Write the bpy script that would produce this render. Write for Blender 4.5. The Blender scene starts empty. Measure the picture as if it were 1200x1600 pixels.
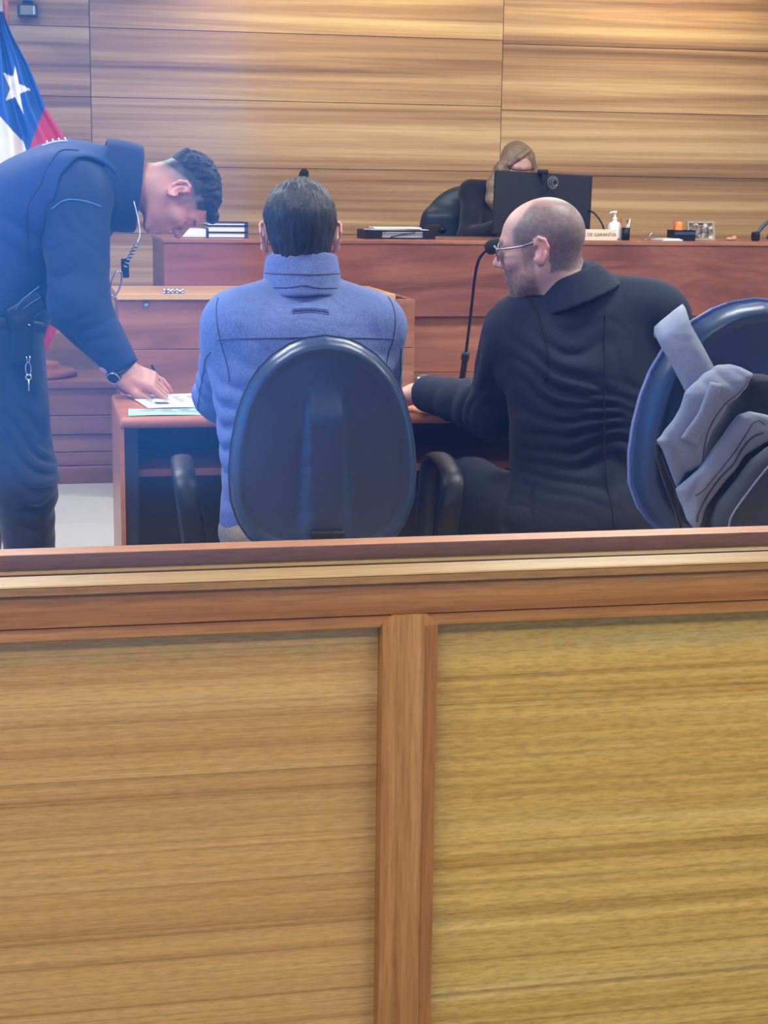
import bpy, bmesh, math, random
import numpy as np
from mathutils import Matrix, Vector
random.seed(7)
scene = bpy.context.scene
COL = scene.collection

# ------------------------------------------------------------------ camera
cam_d = bpy.data.cameras.new('camera'); cam = bpy.data.objects.new('camera', cam_d); COL.objects.link(cam)
cam_d.sensor_fit = 'VERTICAL'; cam_d.sensor_height = 24.0; cam_d.lens = 24.0 * 2580 / 1600
cam_d.clip_start = 0.02
YAW, PITCH, ROLL = math.radians(11.8), math.radians(11.0), math.radians(0.7)
cam.matrix_world = Matrix.Translation((0, 0, 1.3)) @ (Matrix.Rotation(-YAW, 4, 'Z') @ Matrix.Rotation(math.pi/2 - PITCH, 4, 'X') @ Matrix.Rotation(ROLL, 4, 'Z'))
scene.camera = cam
# ------------------------------------------------------------------ world: blue daylight sky outside the windows
W = bpy.data.worlds.new('sky'); scene.world = W; W.use_nodes = True
bg = W.node_tree.nodes['Background']
bg.inputs[0].default_value = (0.05, 0.30, 1.0, 1); bg.inputs[1].default_value = 3.4
# ------------------------------------------------------------------ exposure
vs = scene.view_settings
vs.view_transform = 'Standard'; vs.look = 'None'; vs.exposure = 0.0; vs.gamma = 1.0; vs.use_curve_mapping = False
scene.cycles.use_denoising = True
scene.cycles.max_bounces = 8; scene.cycles.transparent_max_bounces = 16
scene.cycles.caustics_reflective = False; scene.cycles.caustics_refractive = False
scene.cycles.sample_clamp_indirect = 6.0
PANEL_W = 30.0          # each ceiling light panel (W)
SPOT_W = 100.0           # each warm wall washer (W)

# ------------------------------------------------------------------ node helpers
def s2l(c):
    c = np.asarray(c, float) / 255.0
    l = np.where(c <= 0.04045, c / 12.92, ((c + 0.055) / 1.055) ** 2.4)
    return (float(l[0]), float(l[1]), float(l[2]), 1.0)

class NT:
    def __init__(self, name):
        self.m = bpy.data.materials.new(name); self.m.use_nodes = True
        self.t = self.m.node_tree; self.n = self.t.nodes; self.b = self.n['Principled BSDF']
    def add(self, typ, **kw):
        nd = self.n.new(typ)
        for k, v in kw.items(): setattr(nd, k, v)
        return nd
    def link(self, a, b): self.t.links.new(a, b)

def ramp(nt, fac, stops):
    r = nt.add('ShaderNodeValToRGB'); e = r.color_ramp.elements
    while len(e) < len(stops): e.new(0.5)
    for i, (p, c) in enumerate(stops): e[i].position = p; e[i].color = c
    nt.link(fac, r.inputs[0]); return r.outputs[0]

def mixc(nt, a, b, fac, mode='MIX'):
    m = nt.add('ShaderNodeMix', data_type='RGBA', blend_type=mode)
    if isinstance(fac, (int, float)): m.inputs[0].default_value = fac
    else: nt.link(fac, m.inputs[0])
    for s, i in ((a, 6), (b, 7)):
        if isinstance(s, tuple): m.inputs[i].default_value = s
        else: nt.link(s, m.inputs[i])
    return m.outputs[2]

def wood(name, stops, axis='X', across=12.0, along=0.5, fleck=0.25, fleck_a=30.0, fleck_x=260.0, rough=0.38, coat=0.25, bump=0.08, dist=0.5, det=5.0, lines=0.0, line_x=150.0):
    """varnished wood; across/along = grain frequency per metre over and along the grain"""
    nt = NT(name)
    tc = nt.add('ShaderNodeTexCoord'); oi = nt.add('ShaderNodeObjectInfo')
    off = nt.add('ShaderNodeVectorMath', operation='SCALE'); off.inputs[0].default_value = (13.1, 7.7, 21.3); nt.link(oi.outputs['Random'], off.inputs[3])
    addv = nt.add('ShaderNodeVectorMath', operation='ADD'); nt.link(tc.outputs['Object'], addv.inputs[0]); nt.link(off.outputs[0], addv.inputs[1])
    def mapped(al, ac):
        mp = nt.add('ShaderNodeMapping'); i = 'XYZ'.index(axis); s = [ac] * 3; s[i] = al
        mp.inputs['Scale'].default_value = s; nt.link(addv.outputs[0], mp.inputs[0]); return mp.outputs[0]
    n1 = nt.add('ShaderNodeTexNoise'); n1.inputs['Scale'].default_value = 1.0; n1.inputs['Detail'].default_value = det
    n1.inputs['Roughness'].default_value = 0.62; n1.inputs['Distortion'].default_value = dist
    nt.link(mapped(along, across), n1.inputs['Vector'])
    c = ramp(nt, n1.outputs['Fac'], stops)
    n2 = nt.add('ShaderNodeTexNoise'); n2.inputs['Scale'].default_value = 1.0; n2.inputs['Detail'].default_value = 3.0
    nt.link(mapped(fleck_a, fleck_x), n2.inputs['Vector'])
    f = ramp(nt, n2.outputs['Fac'], [(0.30, (0.45, 0.40, 0.34, 1)), (0.56, (1, 1, 1, 1)), (0.75, (1.12, 1.12, 1.08, 1))])
    c2 = mixc(nt, c, f, fleck, 'MULTIPLY')
    if lines > 0:
        n3 = nt.add('ShaderNodeTexNoise'); n3.inputs['Scale'].default_value = 1.0; n3.inputs['Detail'].default_value = 4.0; n3.inputs['Roughness'].default_value = 0.7; n3.inputs['Distortion'].default_value = dist * .6
        nt.link(mapped(along * .7, line_x), n3.inputs['Vector'])
        l3 = ramp(nt, n3.outputs['Fac'], [(0.33, (0.50, 0.43, 0.32, 1)), (0.43, (0.86, 0.83, 0.76, 1)), (0.52, (1, 1, 1, 1)), (0.66, (1.22, 1.2, 1.14, 1))])
        c2 = mixc(nt, c2, l3, lines, 'MULTIPLY')
    nt.link(c2, nt.b.inputs['Base Color'])
    nt.b.inputs['Roughness'].default_value = rough
    nt.b.inputs['Coat Weight'].default_value = coat; nt.b.inputs['Coat Roughness'].default_value = 0.25
    bp = nt.add('ShaderNodeBump'); bp.inputs['Strength'].default_value = bump; bp.inputs['Distance'].default_value = 0.002
    nt.link(n2.outputs['Fac'], bp.inputs['Height']); nt.link(bp.outputs[0], nt.b.inputs['Normal'])
    return nt.m

def plain(name, rgb, rough=0.5, metal=0.0, var=0.12, scale=60.0, bump=0.05, spec=0.5, coat=0.0, sheen=0.0):
    nt = NT(name); base = s2l(rgb)
    tc = nt.add('ShaderNodeTexCoord'); n = nt.add('ShaderNodeTexNoise'); n.inputs['Scale'].default_value = scale; n.inputs['Detail'].default_value = 4.0
    nt.link(tc.outputs['Object'], n.inputs['Vector'])
    lo = tuple(x * (1 - var) for x in base[:3]) + (1,); hi = tuple(min(1, x * (1 + var)) for x in base[:3]) + (1,)
    nt.link(ramp(nt, n.outputs['Fac'], [(0.3, lo), (0.7, hi)]), nt.b.inputs['Base Color'])
    nt.b.inputs['Roughness'].default_value = rough; nt.b.inputs['Metallic'].default_value = metal
    nt.b.inputs['Specular IOR Level'].default_value = spec; nt.b.inputs['Coat Weight'].default_value = coat
    nt.b.inputs['Sheen Weight'].default_value = sheen
    bp = nt.add('ShaderNodeBump'); bp.inputs['Strength'].default_value = bump; bp.inputs['Distance'].default_value = 0.003
    nt.link(n.outputs['Fac'], bp.inputs['Height']); nt.link(bp.outputs[0], nt.b.inputs['Normal'])
    return nt.m

def fabric(name, rgb, thread=900.0, var=0.2, rough=0.85, sheen=0.2, wr=0.35, wscale=14.0):
    nt = NT(name); base = s2l(rgb)
    tc = nt.add('ShaderNodeTexCoord')
    n = nt.add('ShaderNodeTexNoise'); n.inputs['Scale'].default_value = thread / 3; n.inputs['Detail'].default_value = 3.0
    mp = nt.add('ShaderNodeMapping'); mp.inputs['Scale'].default_value = (1.6, 1.6, 0.35); nt.link(tc.outputs['Object'], mp.inputs[0]); nt.link(mp.outputs[0], n.inputs['Vector'])
    lo = tuple(x * (1 - var) for x in base[:3]) + (1,); hi = tuple(min(1, x * (1 + var)) for x in base[:3]) + (1,)
    nt.link(ramp(nt, n.outputs['Fac'], [(0.35, lo), (0.65, hi)]), nt.b.inputs['Base Color'])
    nt.b.inputs['Roughness'].default_value = rough; nt.b.inputs['Sheen Weight'].default_value = sheen
    n2 = nt.add('ShaderNodeTexNoise'); n2.inputs['Scale'].default_value = wscale; n2.inputs['Detail'].default_value = 3.0; n2.inputs['Distortion'].default_value = 0.8
    nt.link(tc.outputs['Object'], n2.inputs['Vector'])
    b1 = nt.add('ShaderNodeBump'); b1.inputs['Strength'].default_value = 0.1; b1.inputs['Distance'].default_value = 0.001; nt.link(n.outputs['Fac'], b1.inputs['Height'])
    b2 = nt.add('ShaderNodeBump'); b2.inputs['Strength'].default_value = wr; b2.inputs['Distance'].default_value = 0.02; nt.link(n2.outputs['Fac'], b2.inputs['Height'])
    nt.link(b1.outputs[0], b2.inputs['Normal']); nt.link(b2.outputs[0], nt.b.inputs['Normal'])
    return nt.m

def attr_mat(name, rough=0.5, sss=0.0, scale=300.0, bump=0.15):
    nt = NT(name); a = nt.add('ShaderNodeVertexColor'); a.layer_name = 'Col'
    tc = nt.add('ShaderNodeTexCoord'); n = nt.add('ShaderNodeTexNoise'); n.inputs['Scale'].default_value = scale; n.inputs['Detail'].default_value = 3
    nt.link(tc.outputs['Object'], n.inputs['Vector'])
    v = ramp(nt, n.outputs['Fac'], [(0.3, (0.86, 0.84, 0.82, 1)), (0.7, (1.06, 1.05, 1.05, 1))])
    nt.link(mixc(nt, a.outputs[0], v, 1.0, 'MULTIPLY'), nt.b.inputs['Base Color'])
    nt.b.inputs['Roughness'].default_value = rough
    bp = nt.add('ShaderNodeBump'); bp.inputs['Strength'].default_value = bump; bp.inputs['Distance'].default_value = 0.001
    nt.link(n.outputs['Fac'], bp.inputs['Height']); nt.link(bp.outputs[0], nt.b.inputs['Normal'])
    return nt.m

def hair_mat(name, lo, hi, axis_scale=(1, 1, 0.12), rough=0.45):
    nt = NT(name); tc = nt.add('ShaderNodeTexCoord'); mp = nt.add('ShaderNodeMapping'); mp.inputs['Scale'].default_value = axis_scale
    nt.link(tc.outputs['Object'], mp.inputs[0]); n = nt.add('ShaderNodeTexNoise'); n.inputs['Scale'].default_value = 420; n.inputs['Detail'].default_value = 4
    nt.link(mp.outputs[0], n.inputs['Vector'])
    nt.link(ramp(nt, n.outputs['Fac'], [(0.3, s2l(lo)), (0.72, s2l(hi))]), nt.b.inputs['Base Color'])
    nt.b.inputs['Roughness'].default_value = rough
    bp = nt.add('ShaderNodeBump'); bp.inputs['Strength'].default_value = 0.7; bp.inputs['Distance'].default_value = 0.004
    nt.link(n.outputs['Fac'], bp.inputs['Height']); nt.link(bp.outputs[0], nt.b.inputs['Normal'])
    return nt.m

def glass_mat(name, tint=(0.93, 0.965, 0.99, 1), rough=0.0, ior=1.5, blur=0.3, blurmix=0.0):
    nt = NT(name); nt.n.remove(nt.b); out = nt.n['Material Output']
    tr = nt.add('ShaderNodeBsdfTransparent'); gl = nt.add('ShaderNodeBsdfGlossy'); fr = nt.add('ShaderNodeFresnel'); mx = nt.add('ShaderNodeMixShader')
    fr.inputs[0].default_value = ior
    n = nt.add('ShaderNodeTexNoise'); n.inputs['Scale'].default_value = 3.0
    tr.inputs[0].default_value = tint; gl.inputs['Roughness'].default_value = rough
    g2 = nt.add('ShaderNodeBsdfGlossy'); g2.inputs['Roughness'].default_value = blur; mg = nt.add('ShaderNodeMixShader'); mg.inputs[0].default_value = blurmix
    nt.link(gl.outputs[0], mg.inputs[1]); nt.link(g2.outputs[0], mg.inputs[2])
    nt.link(fr.outputs[0], mx.inputs[0]); nt.link(tr.outputs[0], mx.inputs[1]); nt.link(mg.outputs[0], mx.inputs[2]); nt.link(mx.outputs[0], out.inputs[0])
    nt.n.remove(n); return nt.m

def emit_mat(name, rgb, strength):
    nt = NT(name); nt.b.inputs['Base Color'].default_value = (0.8, 0.8, 0.8, 1)
    nt.b.inputs['Emission Color'].default_value = rgb; nt.b.inputs['Emission Strength'].default_value = strength; return nt.m

# ------------------------------------------------------------------ object helpers
ROOTLOC = {}
def tag(o, label=None, cat=None, group=None, kind=None):
    if label: o['label'] = label
    if cat: o['category'] = cat
    if group: o['group'] = group
    if kind: o['kind'] = kind
    return o

def thing(name, label, cat, loc, rotz=0.0, group=None):
    o = bpy.data.objects.new(name, None); COL.objects.link(o)
    o.location = loc; o.rotation_euler = (0, 0, rotz); o.empty_display_size = 0.1
    ROOTLOC[o.name] = np.array(loc, float)
    return tag(o, label, cat, group)

def link_mesh(name, me, mat, parent=None):
    o = bpy.data.objects.new(name, me); COL.objects.link(o)
    if mat is not None and not me.materials: me.materials.append(mat)
    if parent is not None: o.parent = parent
    return o

def rootloc(parent):
    while parent.parent is not None: parent = parent.parent
    return ROOTLOC.get(parent.name, np.zeros(3))

def mesh(name, v, f, mat, parent=None, smooth=False, local=False, col=None, label=None):
    """v in world coordinates unless local; the mesh keeps the origin of its thing"""
    v = np.asarray(v, float).reshape(-1, 3)
    if parent is not None and not local: v = v - rootloc(parent)
    me = bpy.data.meshes.new(name); me.from_pydata(v.tolist(), [], [list(map(int, q)) for q in f])
    if smooth: me.polygons.foreach_set('use_smooth', [True] * len(me.polygons))
    if col is not None:
        at = me.color_attributes.new('Col', 'FLOAT_COLOR', 'POINT')
        c4 = np.ones((len(v), 4), np.float32); c4[:, :3] = col; at.data.foreach_set('color', c4.ravel())
    me.update()
    o = link_mesh(name, me, mat, parent)
    if label: o['label'] = label
    return o

def boxvf(lo, hi, bev=0.0):
    lo = np.array(lo, float); hi = np.array(hi, float)
    if bev <= 0:
        v = [(x, y, z) for x in (lo[0], hi[0]) for y in (lo[1], hi[1]) for z in (lo[2], hi[2])]
        return np.array(v), [(0, 1, 3, 2), (4, 6, 7, 5), (0, 4, 5, 1), (2, 3, 7, 6), (0, 2, 6, 4), (1, 5, 7, 3)]
    bm = bmesh.new(); bmesh.ops.create_cube(bm, size=1.0)
    for vv in bm.verts: vv.co = Vector(((lo + hi) / 2 + np.array(vv.co) * (hi - lo)).tolist())
    bmesh.ops.bevel(bm, geom=list(bm.edges), offset=bev, segments=3, profile=0.5, affect='EDGES')
    bm.verts.index_update()
    v = np.array([vv.co[:] for vv in bm.verts]); f = [[q.index for q in fc.verts] for fc in bm.faces]; bm.free()
    return v, f

def xf(v, M):   # rotate/translate an array by a mathutils matrix
    A = np.array(M); return v @ A[:3, :3].T + A[:3, 3]

def box(name, lo, hi, mat, parent=None, bev=0.0, M=None, local=False, label=None):
    v, f = boxvf(lo, hi, bev)
    if M is not None: v = xf(v, M)
    return mesh(name, v, f, mat, parent, smooth=False, local=local, label=label)

def tubevf(pts, r, n=10, flat=1.0, up=None, closed=False):
    pts = np.array(pts, float); k = len(pts); r = np.broadcast_to(np.asarray(r, float), (k,))
    if closed: t = np.roll(pts, -1, 0) - np.roll(pts, 1, 0)
    else: t = np.gradient(pts, axis=0)
    t /= np.linalg.norm(t, axis=1)[:, None] + 1e-12
    ref = np.array(up, float) if up is not None else np.array([0, 0, 1.0])
    if up is None and abs(t[0] @ ref) > 0.9: ref = np.array([1.0, 0, 0])
    V = []; a = np.linspace(0, 2 * np.pi, n, endpoint=False); prev = ref
    for i in range(k):
        s = (ref if up is not None else prev) - t[i] * ((ref if up is not None else prev) @ t[i]); s /= np.linalg.norm(s) + 1e-12
        b = np.cross(t[i], s); prev = s
        V.append(pts[i] + r[i] * (np.cos(a)[:, None] * b * 1.0 + np.sin(a)[:, None] * s * flat))
    V = np.concatenate(V); F = []
    for i in range(k if closed else k - 1):
        j = (i + 1) % k
        for q in range(n): F.append((i * n + q, i * n + (q + 1) % n, j * n + (q + 1) % n, j * n + q))
    if not closed: F.append(tuple(range(n))[::-1]); F.append(tuple(range((k - 1) * n, k * n)))
    return V, F

def tube(name, pts, r, mat, parent=None, n=10, flat=1.0, up=None, closed=False, local=False, label=None):
    v, f = tubevf(pts, r, n, flat, up, closed); return mesh(name, v, f, mat, parent, True, local, label=label)

def lathevf(prof, c=(0, 0, 0), n=24):
    a = np.linspace(0, 2 * np.pi, n, endpoint=False); V = []; F = []
    for r, z in prof: V += [(c[0] + r * math.cos(t), c[1] + r * math.sin(t), c[2] + z) for t in a]
    for i in range(len(prof) - 1):
        for q in range(n): F.append((i * n + q, i * n + (q + 1) % n, (i + 1) * n + (q + 1) % n, (i + 1) * n + q))
    F.append(tuple(range(n))[::-1]); F.append(tuple(range((len(prof) - 1) * n, len(prof) * n)))
    return np.array(V), F

def lathe(name, prof, c, mat, parent=None, n=24, smooth=True, local=False, label=None):
    v, f = lathevf(prof, c, n); return mesh(name, v, f, mat, parent, smooth, local, label=label)

def joinvf(items):
    V = []; F = []; k = 0
    for v, f in items:
        V.append(np.asarray(v, float).reshape(-1, 3)); F += [tuple(i + k for i in q) for q in f]; k += len(v)
    return np.concatenate(V), F

def spline(pts, n=24):
    """Catmull-Rom through the points"""
    p = np.array(pts, float); p = np.vstack([2 * p[0] - p[1], p, 2 * p[-1] - p[-2]]); out = []
    segs = len(p) - 3; per = max(2, n // segs)
    for i in range(segs):
        for u in np.linspace(0, 1, per, endpoint=(i == segs - 1)):
            a, b, c, d = p[i:i + 4]
            out.append(0.5 * ((2 * b) + (-a + c) * u + (2 * a - 5 * b + 4 * c - d) * u * u + (-a + 3 * b - 3 * c + d) * u ** 3))
    return np.array(out)

# ------------------------------------------------------------------ signed-distance modelling
f4 = np.float32
def V3(*a): return np.array(a, f4)
def smin(a, b, k):
    h = np.maximum(k - np.abs(a - b), 0) / k
    return np.minimum(a, b) - h * h * k * 0.25
def smax(a, b, k): return -smin(-a, -b, k)
def sph(p, c, r): return np.linalg.norm(p - V3(*c), axis=1) - r
def ell(p, c, r, R=None):
    q = p - V3(*c)
    if R is not None: q = q @ np.asarray(R, f4)
    r = V3(*r); k0 = np.linalg.norm(q / r, axis=1); k1 = np.linalg.norm(q / (r * r), axis=1) + 1e-9
    return k0 * (k0 - 1) / k1
def cap(p, a, b, ra, rb=None):
    rb = ra if rb is None else rb
    a = V3(*a); b = V3(*b); ab = b - a; t = np.clip((p - a) @ ab / (ab @ ab), 0, 1)
    return np.linalg.norm(p - a - t[:, None] * ab, axis=1) - (ra + (rb - ra) * t)
def chain(p, pts, rs, k=0.02):
    d = None
    for i in range(len(pts) - 1):
        e = cap(p, pts[i], pts[i + 1], rs[i], rs[i + 1]); d = e if d is None else smin(d, e, k)
    return d
def rbox(p, c, h, r, R=None):
    q = p - V3(*c)
    if R is not None: q = q @ np.asarray(R, f4)
    q = np.abs(q) - (V3(*h) - r)
    return np.linalg.norm(np.maximum(q, 0), axis=1) + np.minimum(q.max(1), 0) - r
_perm = np.random.RandomState(3).rand(4096).astype(f4)
def vnoise(p):
    i = np.floor(p).astype(np.int64); f = (p - i).astype(f4); f = f * f * (3 - 2 * f); out = 0
    for dx in (0, 1):
        for dy in (0, 1):
            for dz in (0, 1):
                h = ((i[:, 0] + dx) * 73 + (i[:, 1] + dy) * 1571 + (i[:, 2] + dz) * 2903) & 4095
                w = (f[:, 0] if dx else 1 - f[:, 0]) * (f[:, 1] if dy else 1 - f[:, 1]) * (f[:, 2] if dz else 1 - f[:, 2])
                out = out + _perm[h] * w
    return out * 2 - 1
def fold(p, c, rad, direction, freq, amp, wob=2.0):
    """cloth folds: ridges across `direction` near the point c"""
    q = p - V3(*c); g = np.exp(-(q * q).sum(1) / (rad * rad)); dv = np.array(direction, f4); dv = dv / np.linalg.norm(dv)
    s = np.sin(freq * (q @ dv) + wob * 1.8 * vnoise(p * 8.0)) * (.65 + .6 * vnoise(p * V3(7, 7, 4) + 9))
    return -amp * g * (np.abs(s) * 1.6 - 0.8)

def sdfmesh(fn, lo, hi, h, m=4, margin=1.7):
    lo = np.array(lo, f4); hi = np.array(hi, f4); H = h * m
    n = np.ceil((hi - lo) / H).astype(int) + 1
    g = np.stack(np.meshgrid(*[np.arange(k) for k in n], indexing='ij'), -1).reshape(-1, 3)
    def ev(pts):
        out = np.empty(len(pts), f4)
        for i in range(0, len(pts), 200000): out[i:i + 200000] = fn(pts[i:i + 200000])
        return out
    d = ev((lo + (g + 0.5) * H).astype(f4)); g = g[np.abs(d) < H * 0.87 * margin]
    off = np.stack(np.meshgrid(*[np.arange(m + 1)] * 3, indexing='ij'), -1).reshape(-1, 3)
    base = g[:, None, :] * m + off[None]
    D = ev((lo + base.reshape(-1, 3) * h).astype(f4)).reshape(-1, m + 1, m + 1, m + 1); D = np.where(D == 0, 1e-7, D)
    S = D < 0; sl = lambda a, o: a[:, o[0]:o[0] + m, o[1]:o[1] + m, o[2]:o[2] + m]
    cs = [(a, b, c) for a in (0, 1) for b in (0, 1) for c in (0, 1)]
    cnt = sum(sl(S, c).astype(np.int8) for c in cs); mask = (cnt > 0) & (cnt < 8)
    idx = np.argwhere(mask); loc = idx[:, 1:]; gi = g[idx[:, 0]] * m + loc
    acc = np.zeros((len(idx), 3), f4); num = np.zeros(len(idx), f4)
    for c in cs:
        for ax in range(3):
            if c[ax]: continue
            e = list(c); e[ax] = 1
            d0 = sl(D, c)[mask]; d1 = sl(D, e)[mask]; cr = (d0 < 0) != (d1 < 0)
            t = np.where(cr, d0 / np.where(cr, d0 - d1, 1), 0); q = np.tile(np.array(c, f4), (len(idx), 1)); q[:, ax] += t
            acc += q * cr[:, None]; num += cr
    verts = lo + (gi + acc / num[:, None]) * h
    NN = n * m + 4; key = (gi[:, 0] * NN[1] + gi[:, 1]) * NN[2] + gi[:, 2]
    order = np.argsort(key); key = key[order]; verts = verts[order]
    quads = []
    for ax in range(3):
        e = [0, 0, 0]; e[ax] = 1; s0 = sl(S, (0, 0, 0)); s1 = sl(S, e); ed = np.argwhere(s0 != s1)
        flip = s0[tuple(ed.T)]; ge = g[ed[:, 0]] * m + ed[:, 1:]
        a1, a2 = (ax + 1) % 3, (ax + 2) % 3; ids = []
        for o1, o2 in ((-1, -1), (0, -1), (0, 0), (-1, 0)):
            q = ge.copy(); q[:, a1] += o1; q[:, a2] += o2
            k = (q[:, 0] * NN[1] + q[:, 1]) * NN[2] + q[:, 2]; j = np.clip(np.searchsorted(key, k), 0, len(key) - 1)
            ids.append(np.where(key[j] == k, j, -1))
        Q = np.stack(ids, 1); Q[~flip] = Q[~flip][:, ::-1]; quads.append(Q[(Q >= 0).all(1)])
    return verts, np.concatenate(quads)

def sdf_obj(name, fn, lo, hi, h, mat, parent, colfn=None, label=None, local=False):
    v, q = sdfmesh(fn, lo, hi, h)
    c = colfn(v.astype(f4)) if colfn else None
    vv = v if local else v - rootloc(parent)
    me = bpy.data.meshes.new(name); me.vertices.add(len(v)); me.vertices.foreach_set('co', vv.astype(np.float32).ravel())
    me.loops.add(len(q) * 4); me.loops.foreach_set('vertex_index', q.astype(np.int32).ravel())
    me.polygons.add(len(q)); me.polygons.foreach_set('loop_start', np.arange(0, len(q) * 4, 4, dtype=np.int32)); me.polygons.foreach_set('loop_total', np.full(len(q), 4, np.int32))
    me.update(calc_edges=True); me.polygons.foreach_set('use_smooth', np.ones(len(q), bool))
    if c is not None:
        at = me.color_attributes.new('Col', 'FLOAT_COLOR', 'POINT'); c4 = np.ones((len(v), 4), f4); c4[:, :3] = c; at.data.foreach_set('color', c4.ravel())
    o = link_mesh(name, me, mat, parent)
    if label: o['label'] = label
    return o

def project(fn, pts, it=12):
    """move points onto the zero level of fn"""
    p = np.array(pts, f4)
    for _ in range(it):
        e = 0.002; d = fn(p); g = np.stack([fn(p + V3(*(e if i == j else 0 for j in range(3)))) - d for i in range(3)], 1) / e
        n2 = (g * g).sum(1); p = p - g * (d / np.maximum(n2, 0.05))[:, None] * 0.8
    return p
# ------------------------------------------------------------------ materials
M = {}
M['wall_wood'] = wood('wall_veneer', [(0.30, s2l((122, 90, 58))), (0.43, s2l((164, 128, 86))), (0.53, s2l((192, 158, 110))), (0.68, s2l((220, 192, 142)))], across=9, along=0.15, lines=.35, line_x=60, fleck=0.15, fleck_a=6, fleck_x=120, rough=0.42, coat=0.2, bump=0.04)
M['bench_wood'] = wood('bench_veneer', [(0.25, s2l((82, 42, 34))), (0.5, s2l((122, 70, 56))), (0.75, s2l((148, 90, 72)))], across=7, along=1.3, fleck=0.2, fleck_a=8, fleck_x=120, rough=0.4, dist=1.4)
M['bench_wood2'] = wood('bench_veneer_lower', [(0.25, s2l((112, 66, 48))), (0.5, s2l((150, 94, 70))), (0.75, s2l((176, 118, 88)))], across=9, along=0.9, fleck=0.2, fleck_a=8, fleck_x=120, rough=0.4, dist=1.0)
M['ledge_wood'] = wood('ledge_wood', [(0.25, s2l((176, 128, 78))), (0.75, s2l((222, 180, 124)))], across=16, along=0.8, rough=0.35)
M['panel_wood'] = wood('partition_veneer', [(0.2, s2l((172, 118, 54))), (0.42, s2l((198, 146, 72))), (0.58, s2l((210, 160, 84))), (0.85, s2l((224, 180, 106)))], across=18, along=0.2, lines=.8, line_x=110, fleck=0.32, fleck_a=60, fleck_x=420, rough=0.4, coat=0.3, bump=0.1, dist=0.06, det=6)
M['panel_wood2'] = wood('partition_veneer_figured', [(0.22, s2l((168, 122, 44))), (0.42, s2l((202, 158, 70))), (0.58, s2l((216, 174, 84))), (0.8, s2l((234, 200, 118)))], across=20, along=0.5, lines=.75, line_x=100, fleck=0.42, fleck_a=70, fleck_x=380, rough=0.38, coat=0.3, bump=0.1, dist=0.3, det=6)
M['rail_wood'] = wood('rail_wood', [(0.22, s2l((128, 74, 30))), (0.45, s2l((166, 106, 50))), (0.62, s2l((184, 126, 64))), (0.82, s2l((204, 152, 90)))], across=26, along=0.9, fleck=0.4, fleck_a=20, fleck_x=300, rough=0.36, dist=0.7)
M['post_wood'] = wood('post_wood', [(0.22, s2l((128, 76, 26))), (0.45, s2l((168, 106, 44))), (0.62, s2l((188, 128, 62))), (0.82, s2l((208, 152, 84)))], axis='Z', across=40, along=1.0, fleck=0.4, fleck_a=20, fleck_x=300, rough=0.36, dist=0.7)
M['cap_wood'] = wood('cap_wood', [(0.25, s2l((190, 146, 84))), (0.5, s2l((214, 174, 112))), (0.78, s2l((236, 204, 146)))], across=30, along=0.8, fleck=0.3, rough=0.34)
M['cap_shade'] = wood('cap_shade_wood', [(0.25, s2l((122, 80, 34))), (0.5, s2l((158, 112, 58))), (0.78, s2l((184, 140, 80)))], across=30, along=0.8, fleck=0.4, rough=0.4)  # darkened copy of the cap wood, for its shaded front edge
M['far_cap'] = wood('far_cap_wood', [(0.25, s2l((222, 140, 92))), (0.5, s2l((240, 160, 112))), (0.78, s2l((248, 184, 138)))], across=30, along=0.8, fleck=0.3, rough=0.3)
M['desk'] = wood('desk_laminate', [(0.25, s2l((186, 106, 68))), (0.5, s2l((204, 124, 84))), (0.78, s2l((216, 140, 98)))], across=14, along=0.8, fleck=0.15, rough=0.32)
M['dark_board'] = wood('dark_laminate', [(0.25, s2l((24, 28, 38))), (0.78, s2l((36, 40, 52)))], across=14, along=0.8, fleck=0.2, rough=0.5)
M['step_wood'] = wood('platform_wood', [(0.25, s2l((96, 58, 42))), (0.5, s2l((130, 84, 62))), (0.78, s2l((156, 106, 78)))], across=12, along=0.6, rough=0.45)
M['turned_wood'] = wood('turned_wood', [(0.25, s2l((118, 66, 48))), (0.78, s2l((164, 100, 74)))], across=18, along=1.5, rough=0.35)
M['backing'] = plain('plank_joint_board', (62, 42, 28), 0.8)  # dark backing board showing in the gaps between planks
M['wall_paint'] = plain('wall_paint', (214, 206, 192), 0.8, var=0.03, scale=4)
M['veil_blue'] = plain('veil_blue_wall', (52, 108, 205), 0.8, var=0.03, scale=4)  # unseen rear wall, coloured blue to reflect a veil in the glass
M['ceiling'] = plain('ceiling_tile', (226, 224, 218), 0.85, var=0.03, scale=8)
M['glass'] = glass_mat('screen_glass', ior=1.56, blur=0.13, blurmix=0.9)
M['pane'] = glass_mat('window_glass', tint=(0.97, 0.98, 0.99, 1), ior=1.2)
M['frame'] = plain('window_frame', (196, 198, 202), 0.4, var=0.04)
M['black_plastic'] = plain('black_plastic', (13, 16, 22), 0.45, var=0.15, bump=0.04, spec=.35)
M['gun_plastic'] = plain('charcoal_shell_plastic', (52, 72, 102), 0.32, var=0.08, scale=300, bump=0.06)
M['chrome'] = plain('chrome', (200, 202, 206), 0.18, metal=1.0, var=0.04)
M['steel'] = plain('brushed_steel', (150, 152, 158), 0.3, metal=1.0, var=0.1)
M['white_plastic'] = plain('white_plastic', (232, 234, 236), 0.35, var=0.03)
M['paper'] = plain('white_paper', (222, 222, 219), 0.75, var=0.02)
M['mint'] = plain('mint_paper', (176, 208, 198), 0.75, var=0.03)
M['ink'] = plain('printed_ink', (70, 72, 84), 0.8)
M['cushion'] = fabric('cushion_fabric', (88, 104, 160), wr=0.05)
M['navy_cushion'] = fabric('navy_cushion', (38, 46, 70), wr=0.05)
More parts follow.
